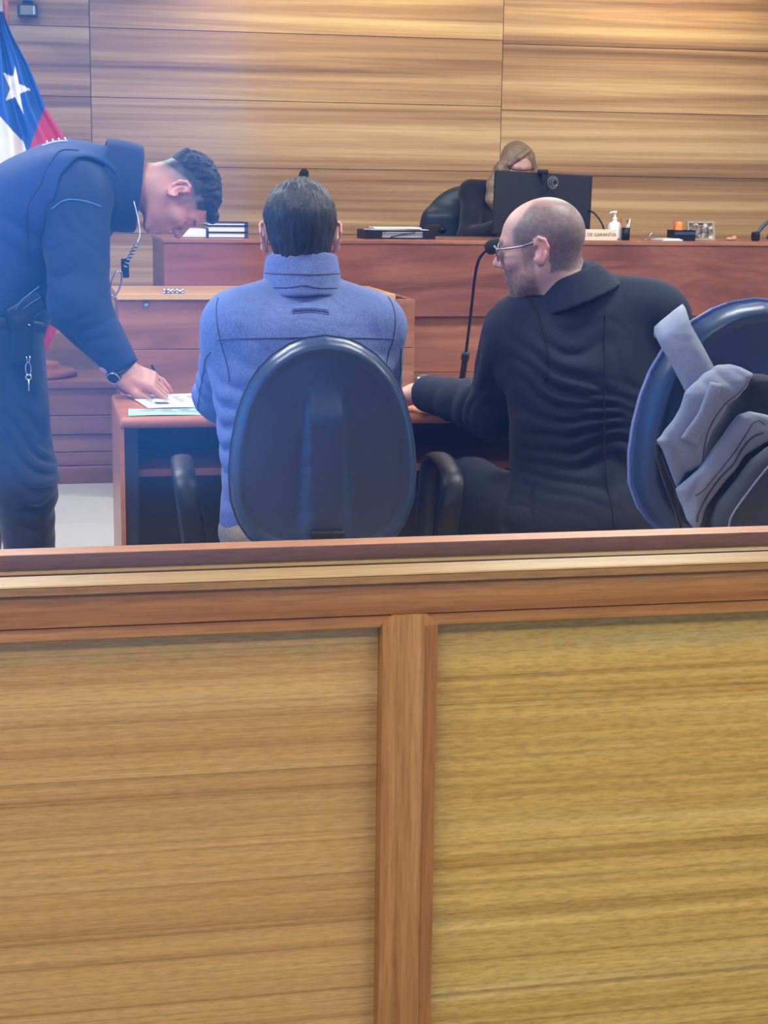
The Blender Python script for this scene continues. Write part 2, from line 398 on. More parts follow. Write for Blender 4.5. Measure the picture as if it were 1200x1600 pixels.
M['foam'] = plain('microphone_foam', (20, 22, 26), 0.95, var=0.4, scale=400, bump=0.6)

def carpet():
    nt = NT('carpet'); tc = nt.add('ShaderNodeTexCoord')
    n = nt.add('ShaderNodeTexNoise'); n.inputs['Scale'].default_value = 220; n.inputs['Detail'].default_value = 4; nt.link(tc.outputs['Object'], n.inputs['Vector'])
    br = nt.add('ShaderNodeTexBrick'); br.offset = 0; br.inputs['Scale'].default_value = 1.0
    for k, v in (('Mortar Size', 0.004), ('Brick Width', 0.5), ('Row Height', 0.5)): br.inputs[k].default_value = v
    br.inputs['Color1'].default_value = s2l((166, 164, 163)); br.inputs['Color2'].default_value = s2l((160, 158, 157)); br.inputs['Mortar'].default_value = s2l((150, 148, 148))
    nt.link(tc.outputs['Object'], br.inputs['Vector'])
    v = ramp(nt, n.outputs['Fac'], [(0.3, (0.75, 0.75, 0.75, 1)), (0.7, (1.1, 1.1, 1.1, 1))])
    nt.link(mixc(nt, br.outputs[0], v, 1.0, 'MULTIPLY'), nt.b.inputs['Base Color']); nt.b.inputs['Roughness'].default_value = 0.95
    bp = nt.add('ShaderNodeBump'); bp.inputs['Strength'].default_value = 0.5; bp.inputs['Distance'].default_value = 0.004
    nt.link(n.outputs['Fac'], bp.inputs['Height']); nt.link(bp.outputs[0], nt.b.inputs['Normal']); return nt.m
M['carpet'] = carpet()

# ------------------------------------------------------------------ the room
X0, X1, Y0, Y1, ZC = -3.2, 6.5, -3.0, 9.9, 3.0
def struct(o): o['kind'] = 'structure'; return o
struct(box('floor', (X0 - .1, Y0 - .1, -0.1), (X1 + .1, Y1 + .2, 0), M['carpet']))
struct(box('ceiling', (X0 - .1, Y0 - .1, ZC), (X1 + .1, Y1 + .2, ZC + .1), M['ceiling']))
struct(box('wall_right', (X1, Y0, 0), (X1 + .1, Y1 + .2, ZC), M['wall_paint']))
wb = struct(box('wall_back', (X0, Y1 + .012, 0), (X1, Y1 + .15, ZC), M['backing']))
xe = [X0, -2.12, 0.32, 2.76, 5.2, X1]; ze = [0, .27, .655, 1.04, 1.425, 1.81, 2.195, 2.58, 2.965]
for i in range(len(xe) - 1):
    for j in range(len(ze) - 1):
        dj = 0.0 if i != 3 else -0.02
        box('plank', (xe[i] + .002, Y1 - .006, max(0, ze[j] + dj) + .0018), (xe[i + 1] - .002, Y1 + .012, ze[j + 1] + dj - .0018), M['wall_wood'], wb)

def wall_with_windows(name, fixed, axis, a0, a1, holes, first):
    """wall slab with rectangular openings and framed, glazed windows"""
    items = []; cuts = sorted(holes)
    def slab(lo_a, hi_a, z0, z1):
        if hi_a - lo_a < 1e-4 or z1 - z0 < 1e-4: return
        if axis == 'X': items.append(boxvf((lo_a, fixed - .12, z0), (hi_a, fixed, z1)))
        else: items.append(boxvf((fixed - .12, lo_a, z0), (fixed, hi_a, z1)))
    pos = a0
    for (h0, h1, z0, z1) in cuts:
        slab(pos, h0, 0, ZC); slab(h0, h1, 0, z0); slab(h0, h1, z1, ZC); pos = h1
    slab(pos, a1, 0, ZC)
    v, f = joinvf(items); struct(mesh(name, v, f, M['veil_blue'] if axis == 'X' else M['wall_paint']))
    for k, (h0, h1, z0, z1) in enumerate(cuts):
        parts = []
        def bar(lo_a, hi_a, za, zb):
            if axis == 'X': parts.append(boxvf((lo_a, fixed - .09, za), (hi_a, fixed - .03, zb)))
            else: parts.append(boxvf((fixed - .09, lo_a, za), (fixed - .03, hi_a, zb)))
        t = .05; bar(h0, h1, z0, z0 + t); bar(h0, h1, z1 - t, z1); bar(h0, h0 + t, z0 + t, z1 - t); bar(h1 - t, h1, z0 + t, z1 - t)
        v, f = joinvf(parts); w = struct(mesh('window_%d' % (first + k), v, f, M['frame']))
        if axis == 'X': box('window_pane', (h0 + t, fixed - .063, z0 + t), (h1 - t, fixed - .059, z1 - t), M['pane'], w)
        else: box('window_pane', (fixed - .063, h0 + t, z0 + t), (fixed - .059, h1 - t, z1 - t), M['pane'], w)
        L = bpy.data.lights.new('sky_portal', 'AREA'); L.shape = 'RECTANGLE'; L.size = h1 - h0; L.size_y = z1 - z0
        L.cycles.is_portal = True
        lo = bpy.data.objects.new('sky_portal', L); COL.objects.link(lo)
        if axis == 'X': lo.location = ((h0 + h1) / 2, fixed - .13, (z0 + z1) / 2); lo.rotation_euler = (math.radians(90), 0, 0)
        else: lo.location = (fixed - .13, (h0 + h1) / 2, (z0 + z1) / 2); lo.rotation_euler = (math.radians(90), 0, -math.radians(90))
wall_with_windows('wall_front', Y0, 'X', X0, X1, [(-2.4, 0.85, 0.1, 2.5)], 1)  # window out of view, sized for the blue veil reflected in the glass
wall_with_windows('wall_left', X0, 'Y', Y0, Y1 + .15, [(0.3, 4.7, 0.6, 2.75), (5.0, 7.4, 0.6, 2.75)], 2)

# ceiling lamps out of view, added for brightness: gallery side and court side
def ceiling_light(x, y, label, power=PANEL_W):
    t = thing('ceiling_light', label, 'ceiling light', (x, y, ZC), group='unseen ceiling panels')
    v, f = joinvf([boxvf((x - .62, y - .32, ZC - .03), (x + .62, y - .29, ZC - .001)), boxvf((x - .62, y + .29, ZC - .03), (x + .62, y + .32, ZC - .001)),
                   boxvf((x - .62, y - .29, ZC - .03), (x - .59, y + .29, ZC - .001)), boxvf((x + .59, y - .29, ZC - .03), (x + .62, y + .29, ZC - .001))])
    mesh('frame', v, f, M['white_plastic'], t)
    box('diffuser', (x - .59, y - .29, ZC - .012), (x + .59, y + .29, ZC - .004), M['lamp'], t)
    L = bpy.data.lights.new('panel_lamp', 'AREA'); L.shape = 'RECTANGLE'; L.size = 1.16; L.size_y = .56; L.energy = power; L.color = (1.0, 0.93, 0.82)
    o = bpy.data.objects.new('panel_lamp', L); COL.objects.link(o); o.parent = t; o.location = (0, 0, -.02)
M['lamp'] = emit_mat('lamp_diffuser', (1, .93, .82, 1), 4.0)
for (x, y, lb, pw) in [(-0.7, -0.9, 'ceiling panel over the gallery, left rear', 1.2), (1.6, -0.9, 'ceiling panel over the gallery, right rear', 1.2), (-0.7, 0.7, 'ceiling panel just before the partition, left', .7), (1.6, 0.7, 'ceiling panel just before the partition, right', .7),
                   (-0.9, 3.4, 'ceiling panel over the standing officer', 2.1), (1.9, 3.4, 'ceiling panel over the counsel table', 2.1), (4.3, 3.4, 'ceiling panel over the right side', 2.1),
                   (-0.5, 6.2, 'ceiling panel left before the bench', 3.0), (2.2, 6.2, 'ceiling panel before the middle of the bench', 2.4), (4.6, 6.2, 'ceiling panel right before the bench', 2.4)]:
    ceiling_light(x, y, lb, PANEL_W * pw)
for i, (x, lb) in enumerate([(1.27, 'warm downlight over the left wall bay'), (2.2, 'warm downlight beside the middle wall joint'), (3.35, 'warm downlight over the right wall bay'), (4.1, 'warm downlight at the right end of the wall'), (-0.9, 'warm downlight left of the flag')]):
    t = thing('wall_downlight', lb, 'downlight', (x, 9.3, ZC), group='wall washers')
    lathe('trim_ring', [(.035, -.002), (.06, -.002), (.06, -.012), (.045, -.015), (.035, -.012)], (x, 9.3, ZC), M['white_plastic'], t)
    L = bpy.data.lights.new('wash_lamp', 'SPOT'); L.energy = SPOT_W; L.spot_size = math.radians(125); L.spot_blend = 1.0; L.shadow_soft_size = .05; L.color = (1.0, .80, .50)
    o = bpy.data.objects.new('wash_lamp', L); COL.objects.link(o); o.parent = t; o.location = (0, 0, -.02); o.rotation_euler = (math.radians(38), 0, 0)

# ------------------------------------------------------------------ gallery partition with its glass screen (foreground)
pt = thing('gallery_partition', 'long wooden gallery partition with framed panels and glass screen, filling the foreground', 'partition', (0.35, 1.7, 0))
PX0, PX1 = -1.6, 2.9
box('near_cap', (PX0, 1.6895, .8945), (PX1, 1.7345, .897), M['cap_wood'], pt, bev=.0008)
box('cap_shade_strip', (PX0, 1.690, .8855), (PX1, 1.7345, .8943), M['cap_shade'], pt, bev=.0012)  # same board as the cap; its front shade is put into the colour
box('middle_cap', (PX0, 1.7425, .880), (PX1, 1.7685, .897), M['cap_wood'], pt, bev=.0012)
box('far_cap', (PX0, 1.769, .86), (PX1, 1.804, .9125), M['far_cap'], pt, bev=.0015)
box('top_rail', (PX0, 1.6955, .8495), (PX1, 1.76, .8848), M['rail_wood'], pt, bev=.0015)
box('rail_bead', (PX0, 1.6975, .8345), (PX1, 1.76, .8492), M['rail_wood'], pt, bev=.002)
box('bottom_rail', (PX0, 1.70, 0.0), (PX1, 1.76, .10), M['rail_wood'], pt, bev=.002)
edges = [PX0, -0.62, .384, 1.39, PX1]
for i in range(4):
    m = M['panel_wood2'] if i == 2 else M['panel_wood']
    box('panel', (edges[i] + .012, 1.716, .099), (edges[i + 1] - .012, 1.742, .838), m, pt)
for x in edges[1:4]:
    w = .0305; y0 = 1.6905
    out = [(-w, .0), (w, .0), (w, .8395), (w - .011, .8495), (-w + .011, .8495), (-w, .8395)]
    v = [(x + a, y0, b) for a, b in out] + [(x + a, 1.75, b) for a, b in out]
    f = [tuple(range(6)), tuple(range(11, 5, -1))] + [((i + 1) % 6, i, 6 + i, 6 + (i + 1) % 6) for i in range(6)]
    o = mesh('post', v, f, M['post_wood'], pt)
    # a thin bead glued along the right side of the post
    box('post_bead', (x + w * .55, y0 - .0012, .0), (x + w * .98, y0 - .0002, .837), M['post_wood'], o)
box('glass_pane', (PX0, 1.7355, .882), (PX1, 1.7415, 2.55), M['glass'], pt, label='clear glass screen with blue reflections')

# ------------------------------------------------------------------ platform, bench and clerk ledge
pf = thing('platform', 'low wooden platform carrying the bench, its planked front behind the officer', 'platform', (1.5, 8.0, 0))
box('platform_top', (X0 + .01, 7.41, .425), (X1 - .01, Y1 - .01, .455), M['step_wood'], pf)
for k, (z0, z1, dy) in enumerate([(.0, .075, -.03), (.078, .135, .0), (.138, .215, .012), (.218, .30, 0.0), (.303, .423, .006)]):
    box('board', (X0 + .01, 7.42 + dy, z0), (X1 - .01, 7.47, z1), M['step_wood'], pf, bev=.002)
bn = thing('judge_bench', "long reddish wooden judge's bench across the middle of the room", 'bench', (2.3, 7.8, .455))
box('front_panel', (.555, 7.6, .722), (4.9, 7.63, 1.058), M['bench_wood'], bn, bev=.002)
box('lower_panel', (.575, 7.63, .457), (4.88, 7.655, .719), M['bench_wood2'], bn, bev=.002)
box('worktop', (.55, 7.594, 1.0585), (4.905, 8.36, 1.0765), M['bench_wood2'], bn, bev=.003)
box('side_panel', (.555, 7.632, .457), (.585, 8.34, 1.058), M['bench_wood'], bn)
box('side_panel', (4.87, 7.66, .457), (4.90, 8.34, 1.058), M['bench_wood'], bn)
cl = thing('clerk_ledge', "lower reddish wooden ledge with pale top in front of the bench's left end", 'counter', (.9, 7.2, 0))
box('top_board', (.315, 6.99, .842), (1.5, 7.59, .866), M['ledge_wood'], cl, bev=.002)
box('board', (.322, 7.01, .634), (1.59, 7.04, .841), M['bench_wood2'], cl, bev=.0015)
box('board', (.322, 7.008, .365), (1.59, 7.04, .631), M['bench_wood2'], cl, bev=.0015)
box('board', (.322, 7.012, .0), (1.59, 7.04, .362), M['step_wood'], cl, bev=.0015)
box('side_panel', (.322, 7.041, .0), (.345, 7.385, .841), M['bench_wood2'], cl)
box('side_panel', (1.565, 7.041, .0), (1.59, 7.385, .841), M['bench_wood2'], cl)
lathe('lock_button', [(.004, 0), (.013, .001), (.013, .004), (.009, .008), (.0, .009)], (0, 0, 0), M['steel'], cl, n=16)
o = bpy.data.objects[[c.name for c in cl.children if c.name.startswith('lock_button')][0]]
o.data.transform(Matrix.Translation(Vector((.435 - .9, 7.008 - 7.2, .82))) @ Matrix.Rotation(math.pi / 2, 4, 'X') @ Matrix.Translation(Vector((.9, 7.2, 0))))
# little metal latch lying on the ledge
lt = thing('metal_latch', 'small shiny metal latch on the pale ledge beside the blue jacket', 'latch', (.56, 7.03, .866))
v, f = joinvf([boxvf((.508, 7.0, .8662), (.548, 7.05, .8685)), boxvf((.558, 7.0, .8662), (.598, 7.05, .8685))]); mesh('plate', v, f, M['chrome'], lt)
for x in (.512, .53, .548, .566, .59): 
    vv, ff = lathevf([(.0, 0), (.006, .001), (.006, .014), (.004, .018), (.0, .019)], (x, 7.015, .8686), 10); mesh('stud', vv, ff, M['chrome'], lt, True)
tube('hinge_pin', [(.51, 7.03, .876), (.597, 7.03, .876)], .006, M['chrome'], lt)

# ------------------------------------------------------------------ counsel desk
dk = thing('counsel_desk', 'orange-brown laminate desk with dark underside where the two men sit', 'desk', (.9, 4.3, 0))
DX0, DX1, DY0, DY1 = .182, 1.72, 4.04, 4.52
v, f = boxvf((DX0, DY0, .722), (DX1, DY1, .75), .011); mesh('tabletop', v, f, M['desk'], dk, True)
box('outer_panel', (DX0 + .001, DY0 + .012, 0), (DX0 + .012, DY1 - .01, .7215), M['desk'], dk)
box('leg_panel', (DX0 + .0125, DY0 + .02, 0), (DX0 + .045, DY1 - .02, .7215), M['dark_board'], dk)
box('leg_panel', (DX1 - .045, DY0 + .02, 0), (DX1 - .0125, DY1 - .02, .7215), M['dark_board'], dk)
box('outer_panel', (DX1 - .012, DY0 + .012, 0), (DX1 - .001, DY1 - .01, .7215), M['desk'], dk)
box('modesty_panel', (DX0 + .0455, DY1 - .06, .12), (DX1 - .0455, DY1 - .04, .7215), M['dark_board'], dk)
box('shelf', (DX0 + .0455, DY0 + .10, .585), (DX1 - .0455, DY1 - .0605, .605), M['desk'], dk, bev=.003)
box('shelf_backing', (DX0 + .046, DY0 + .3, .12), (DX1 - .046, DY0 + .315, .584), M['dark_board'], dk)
# ------------------------------------------------------------------ office chairs
WT = np.array([[0, 0], [.012, .22], [.04, .38], [.09, .555], [.15, .69], [.2, .77], [.28, .86], [.38, .93], [.5, .98], [.62, 1.0], [.74, .985], [.84, .91], [.91, .80], [.96, .63], [.988, .4], [1, 0]])
def chair_outline(n=48):
    t = (1 - np.cos(np.linspace(0, np.pi, n))) / 2; w = np.interp(t, WT[:, 0], WT[:, 1])
    return np.concatenate([np.stack([w, 1 - 2 * t], 1), np.stack([-w[-2:0:-1], 1 - 2 * t[-2:0:-1]], 1)])
def shellvf(W_, H_, zc, rear, front, rings=26):
    """closed pad between the rear(x,z,s) and front(x,z,s) depth functions; s = 0 centre .. 1 rim"""
    O = chair_outline(); n = len(O); V = []; F = []
    ss = 1 - (1 - np.linspace(0.03, 1, rings)) ** 1.35
    for side in (0, 1):
        for s in (ss if side == 0 else ss[::-1]):
            x = O[:, 0] * W_ * s; z = O[:, 1] * H_ * s
            y = (rear if side == 0 else front)(x, z, s)
            V.append(np.stack([x, y, z + zc], 1))
    k = len(V); V = np.concatenate(V)
    for i in range(k - 1):
        for q in range(n): F.append((i * n + q, i * n + (q + 1) % n, (i + 1) * n + (q + 1) % n, (i + 1) * n + q))
    F.append(tuple(range(n))[::-1]); F.append(tuple(range((k - 1) * n, k * n)))
    return V, F
def sstep(a, b, x): t = np.clip((x - a) / (b - a), 0, 1); return t * t * (3 - 2 * t)
def office_chair(label, loc, rotz, cush, W_=.196, H_=.232, zc=.775, tilt=0.0, arms=True, cs=1.015):
    t = thing('office_chair', label, 'chair', loc, rotz, 'padded office chairs')
    yb = -.262
    def rear(x, z, s):
        rim = .040 * (1 - np.sqrt(np.clip(1 - np.clip((s - .895) / .105, 0, 1) ** 2, 0, 1)))
        lip = .007 * (1 - sstep(.865, .885, s))                       # raised border around the recessed back
        down = np.clip((.10 - z) / .3, 0, 1)                     # centre spine grows towards the bottom
        half = .036 + .004 * down
        spine = -.03 * (1 - sstep(half, half + .004 + .010 * down, np.abs(x))) * sstep(.145, .06, z) * (1 - sstep(.78, .87, s)) * (0.35 + .65 * down)
        return yb + .9 * x * x + rim + lip + spine + .25 * (z * z) * 0.6
    def fr(x, z, s): return yb + .9 * x * x + .0405 + .25 * (z * z) * 0.6 + 0 * s
    Tl = Matrix.Translation((0, yb, .5)) @ Matrix.Rotation(tilt, 4, 'X') @ Matrix.Translation((0, -yb, -.5))
    v, f = shellvf(W_, H_, zc, rear, fr); mesh('back_shell', xf(v, Tl), f, M['gun_plastic'], t, True, True)
    def crear(x, z, s): return fr(x, z, s) + .001
    def cfront(x, z, s):
        return fr(x, z, s) + .001 + .052 * np.sqrt(np.clip(1 - np.clip((s - .72) / .28, 0, 1) ** 2, 0, 1)) + .012 * (1 - s * s)
    v, f = shellvf(W_ * cs, H_ * cs, zc, crear, cfront); mesh('back_cushion', xf(v, Tl), f, cush, t, True, True)
    # seat
    def seat_fn(p): 
        q = p.copy(); return rbox(q, (0, 0.0, .445), (.235, .23, .032), .03)
    sdf_obj('seat', seat_fn, (-.26, -.26, .39), (.26, .26, .5), .012, cush, t, local=True)
    box('seat_shell', (-.2, -.2, .392), (.2, .2, .412), M['black_plastic'], t, bev=.008, local=True)
    tube('back_bracket', spline([(0, -.05, .385), (0, -.2, .385), (0, -.30, .42), (0, -.305, .56)], 20), .032, M['black_plastic'], t, flat=.35, local=True, up=(0, .6, .8))
    v, f = boxvf((-.036, -.297, .53), (.036, -.27, .615), .006); mesh('bracket_cover', v, f, M['black_plastic'], t, False, True)
    if arms:
        for s in (-1, 1):
            pts = spline([(s * .235, .06, .39), (s * .262, -.10, .43), (s * .268, -.165, .58), (s * .285, -.145, .685), (s * .29, -.05, .708), (s * .29, .10, .705), (s * .285, .16, .66), (s * .265, .10, .5), (s * .235, .04, .395)], 48)
            tube('armrest', pts, .011, M['black_plastic'], t, n=12, flat=2.3, up=(s * 1.0, 0, 0), local=True)
    lathe('gas_lift', [(.0, .08), (.028, .081), (.028, .25), (.016, .252), (.016, .39), (.0, .391)], (0, 0, 0), M['black_plastic'], t, local=True)
    for k in range(5):
        a = math.radians(72 * k + 20); c, s = math.cos(a), math.sin(a)
        o = tube('base_leg', [(0.02 * c, .02 * s, .1), (.16 * c, .16 * s, .09), (.29 * c, .29 * s, .072)], [.024, .02, .016], M['black_plastic'], t, local=True)
        v, f = lathevf([(.0, -.012), (.026, -.012), (.03, -.006), (.03, .006), (.026, .012), (.0, .012)], (0, 0, 0), 18)
        mesh('caster', xf(v, Matrix.Translation((.29 * c, .29 * s, .030)) @ Matrix.Rotation(a, 4, 'Z') @ Matrix.Rotation(math.pi / 2, 4, 'Y')), f, M['black_plastic'], o, True, True)
    return t
office_chair('dark office chair with tall rounded back, occupied by the man in the blue jacket', (.585, 3.555, 0), math.radians(-4), M['navy_cushion'])
office_chair('office chair with a grey backpack hung over its back, right edge', (1.402, 3.40, 0), math.radians(11), M['cushion'], W_=.248, H_=.252, zc=.835, cs=1.03, arms=False)

# ------------------------------------------------------------------ people: head, hand and limb fields
def frame(y, zhint):
    y = np.array(y, float); y /= np.linalg.norm(y); z = np.array(zhint, float); z -= y * (z @ y); z /= np.linalg.norm(z); x = np.cross(y, z)
    return np.stack([x, y, z], 1).astype(f4)        # columns = local axes in world

def head_local(q, beard=0.0):
    ax = q.copy(); ax[:, 0] = np.abs(ax[:, 0])
    d = ell(q, (0, -.016, .034), (.0745, .094, .086))
    d = smin(d, ell(q, (0, .028, .03), (.063, .064, .064)), .03)
    d = smin(d, ell(q, (0, .026, -.035), (.057, .062, .06)), .03)
    d = smin(d, ell(q, (0, .03, -.07), (.046, .048, .036)), .03)
    d = smin(d, cap(ax, (.05, -.005, -.045), (.016, .066, -.098), .017, .015), .03)
    d = smin(d, sph(q, (0, .072, -.1), .017), .02)
    d = smin(d, ell(q, (0, .062, -.058), (.032, .033, .03)), .02)
    d = smin(d, ell(ax, (.042, .062, -.018), (.022, .024, .02)), .02)
    d = smin(d, cap(ax, (.010, .088, .026), (.044, .073, .022), .011, .010), .015)
    d = smax(d, -ell(ax, (.031, .1, .006), (.016, .016, .011)), .012)
    d = smin(d, ell(ax, (.031, .077, .005), (.014, .0125, .0095)), .006)
    d = smin(d, cap(q, (0, .087, .016), (0, .113, -.026), .0075, .0115), .012)
    d = smin(d, sph(ax, (.0105, .1, -.031), .0085), .008)
    d = smin(d, cap(ax, (.017, .087, -.0605), (0, .0965, -.0575), .0045, .006), .006)
    d = smin(d, cap(ax, (.015, .087, -.0715), (0, .0945, -.0735), .005, .0068), .006)
    d = smax(d, -cap(ax, (.022, .092, -.0655), (0, .1035, -.0655), .0022, .0025), .004)
    # ear: plate, hollow and rim
    c, s = math.cos(.38), math.sin(.38); R = np.array([[c, -s, 0], [s, c, 0], [0, 0, 1]]).T @ np.array([[1, 0, 0], [0, .97, -.22], [0, .22, .97]])
    e = ell(ax, (.081, -.012, .0), (.0068, .0195, .033), R)
    e = smax(e, -ell(ax, (.0895, -.004, .002), (.008, .010, .018), R), .004)
    rim = [(.076, .003, .012), (.080, .000, .026), (.085, -.012, .034), (.089, -.027, .027), (.089, -.033, .010), (.086, -.028, -.010), (.081, -.016, -.026), (.076, -.005, -.030)]
    e = smin(e, chain(ax, rim, [.003, .0036, .004, .0042, .004, .0038, .0045, .004], .004), .004)
    return smin(d, e, .006)

def head_fn(o, R, s):
    o = np.array(o, f4)
    def fn(p):
        w = p - o; r = np.linalg.norm(w, axis=1); out = r - .13 * s; k = r < .27
        if k.any(): out[k] = head_local((w[k] @ R) / s) * s
        return out
    return fn

def hand_fn(wrist, R, s=1.0, curl=(.5, .6, .4), side=1, thumb=((.034, .02, -.006), (.058, .045, -.018), (.058, .075, -.03)), spread=.06, stagger=0.0):
    """local x = thumb side, y = along the fingers, z = back of the hand"""
    wrist = np.array(wrist, f4)
    def loc(q):
        q = q.copy(); q[:, 0] *= side
        d = rbox(q, (0, .046, 0), (.040, .048, .0135), .0125)
        d = smin(d, cap(q, (0, -.03, 0), (0, .02, 0), .026, .027), .03)
        d = smin(d, ell(q, (.026, .03, -.008), (.018, .032, .015)), .015)
        for i, (bx, L) in enumerate(((.030, 1.0), (.0105, 1.1), (-.0095, 1.02), (-.0285, .82))):
            a = 0; pos = np.array([bx, .086, .002]); pts = [pos]; sp = math.sin(spread * (1.5 - i))
            for seg, cu in zip((.043, .027, .021), curl):
                a += cu * (1 + stagger * (i - 1.5)); pos = pos + seg * L * np.array([sp, math.cos(a), -math.sin(a)]); pts.append(pos)
            d = smin(d, chain(q, pts, [.0094, .0088, .0080, .0070], .002), .0035)
        d = smin(d, chain(q, thumb, [.0125, .0105, .0085], .004), .010)
        return d
    def fn(p):
        w = p - wrist; r = np.linalg.norm(w, axis=1); out = r - .03; k = r < .26
        if k.any(): out[k] = loc((w[k] @ R) / s) * s
        return out
    return fn

SK = {k: np.array(s2l(c)[:3], f4) for k, c in dict(warm=(196, 138, 118), pale=(220, 172, 156), tan=(186, 128, 108), lip=(176, 98, 96), ear=(232, 164, 150), stub=(104, 90, 90), dark=(34, 32, 36), fade=(120, 100, 94), beard=(92, 76, 74)).items()}
M['skin'] = attr_mat('skin', 0.48)
M['hair_dark'] = hair_mat('dark_hair', (4, 5, 8), (20, 21, 27), rough=.65)
M['hair_brown'] = hair_mat('dark_brown_hair', (10, 14, 20), (46, 54, 66))
M['hair_blond'] = hair_mat('blond_brown_hair', (96, 72, 52), (196, 168, 132), (1, 1, .06))
def lerp(a, b, t): return a + (b - a) * t[:, None]
def pink_ears(c, q): return lerp(c, SK['ear'], np.clip(sstep(.077, .083, np.abs(q[:, 0])) * (np.linalg.norm(q, axis=1) < .12), 0, 1))

# ------------------------------------------------------------------ man in the blue-grey jacket, seen from behind
M['jacket'] = fabric('jacket_cloth', (102, 120, 172), thread=1300, var=0.3, wr=0.4, wscale=9, sheen=0.05)
M['jacket_seam'] = fabric('jacket_seam', (70, 80, 116), wr=0.05)
M['beige'] = fabric('beige_trousers', (170, 150, 128))
M['shoe'] = plain('dark_leather', (28, 26, 28), 0.35)
mn = thing('person', 'man in a blue-grey jacket with short dark hair, seated with his back to us', 'person', (.555, 3.55, 0))
HM = np.array([.556, 3.585, 1.198]); RM = frame((.10, .985, -.12), (0, .12, 1)); SM = .965
hM = head_fn(HM, RM, SM)
def m_torso(p):
    d = ell(p, (.555, 3.53, .57), (.185, .125, .13))
    d = smin(d, ell(p, (.555, 3.535, .73), (.178, .118, .18)), .08)
    d = smin(d, ell(p, (.555, 3.545, .92), (.196, .125, .17)), .10)
    d = smin(d, cap(p, (.415, 3.55, 1.015), (.695, 3.55, 1.015), .060), .07)
    d = smin(d, cap(p, (.50, 3.55, 1.075), (.41, 3.55, 1.035), .038, .045), .05)
    d = smin(d, cap(p, (.61, 3.55, 1.075), (.70, 3.55, 1.035), .038, .045), .05)
    d = smin(d, cap(p, (.556, 3.55, 1.04), (.556, 3.565, 1.095), .066, .058), .04)
    return d
LA = [(.405, 3.55, 1.005), (.398, 3.74, .835), (.53, 4.10, .800)]; RA = [(.722, 3.55, 1.005), (.755, 3.74, .845), (.64, 4.12, .800)]
def m_jbase(p):
    d = m_torso(p)
    for A in (LA, RA): d = smin(d, chain(p, A, [.064, .056, .042], .03), .035)
    return d
def m_jacket(p):
    d = m_jbase(p)
    d += fold(p, (.40, 3.45, .87), .085, (.35, 0, 1), 70, .010)
    d += fold(p, (.40, 3.46, .74), .09, (-.2, 0, 1), 64, .009) + fold(p, (.70, 3.46, .87), .08, (-.35, 0, 1), 75, .009)
    d += fold(p, (.37, 3.70, .88), .10, (.1, .5, -1), 60, .010) + fold(p, (.76, 3.72, .86), .09, (0, .5, -1), 80, .006)
    d += .0022 * vnoise(p * 11) * 1.5 + .003 * vnoise(p * V3(5, 5, 9))
    c = np.minimum(np.linalg.norm(p - V3(.53, 4.10, .8), axis=1), np.linalg.norm(p - V3(.64, 4.12, .8), axis=1))
    d = smax(d, p[:, 1] - 4.115, .004)
    return smax(d, .575 - p[:, 2] - .15 * (p[:, 1] - 3.45), .01)
ML = [[(.49, 3.54, .54), (.50, 3.96, .555), (.49, 4.05, .10)], [(.63, 3.54, .54), (.64, 3.96, .555), (.66, 4.05, .10)]]
def m_legs(p):
    d = ell(p, (.555, 3.53, .565), (.185, .135, .095))
    for A in ML: d = smin(d, chain(p, A, [.085, .068, .055], .04), .04)
    return d
hl = hand_fn((.535, 4.115, .795), frame((.25, .95, -.05), (0, 0, 1)), .95, (.25, .35, .3), side=1)
hr = hand_fn((.635, 4.135, .795), frame((-.2, .97, -.05), (0, 0, 1)), .95, (.25, .35, .3), side=-1)
def m_body(p):
    d = smin(hM(p), cap(p, (.556, 3.575, 1.15), (.556, 3.555, 1.04), .054, .06), .025)
    d = smin(d, m_jbase(p) + .016, .03)
    d = smin(d, m_legs(p) + .014, .03)
    return smin(np.minimum(d, 9), np.minimum(hl(p), hr(p)), .012)
def m_col(p):
    q = ((p - HM.astype(f4)) @ RM) / SM; c = np.tile(SK['pale'], (len(p), 1))
    t = np.exp(-((q[:, 1] - .09) ** 2 + (q[:, 2] + .066) ** 2) / .0003); c = lerp(c, SK['lip'], np.clip(t, 0, 1)); return pink_ears(c, q)
sdf_obj('body', m_body, (.25, 3.35, .05), (.9, 4.4, 1.36), .0042, M['skin'], mn, m_col)
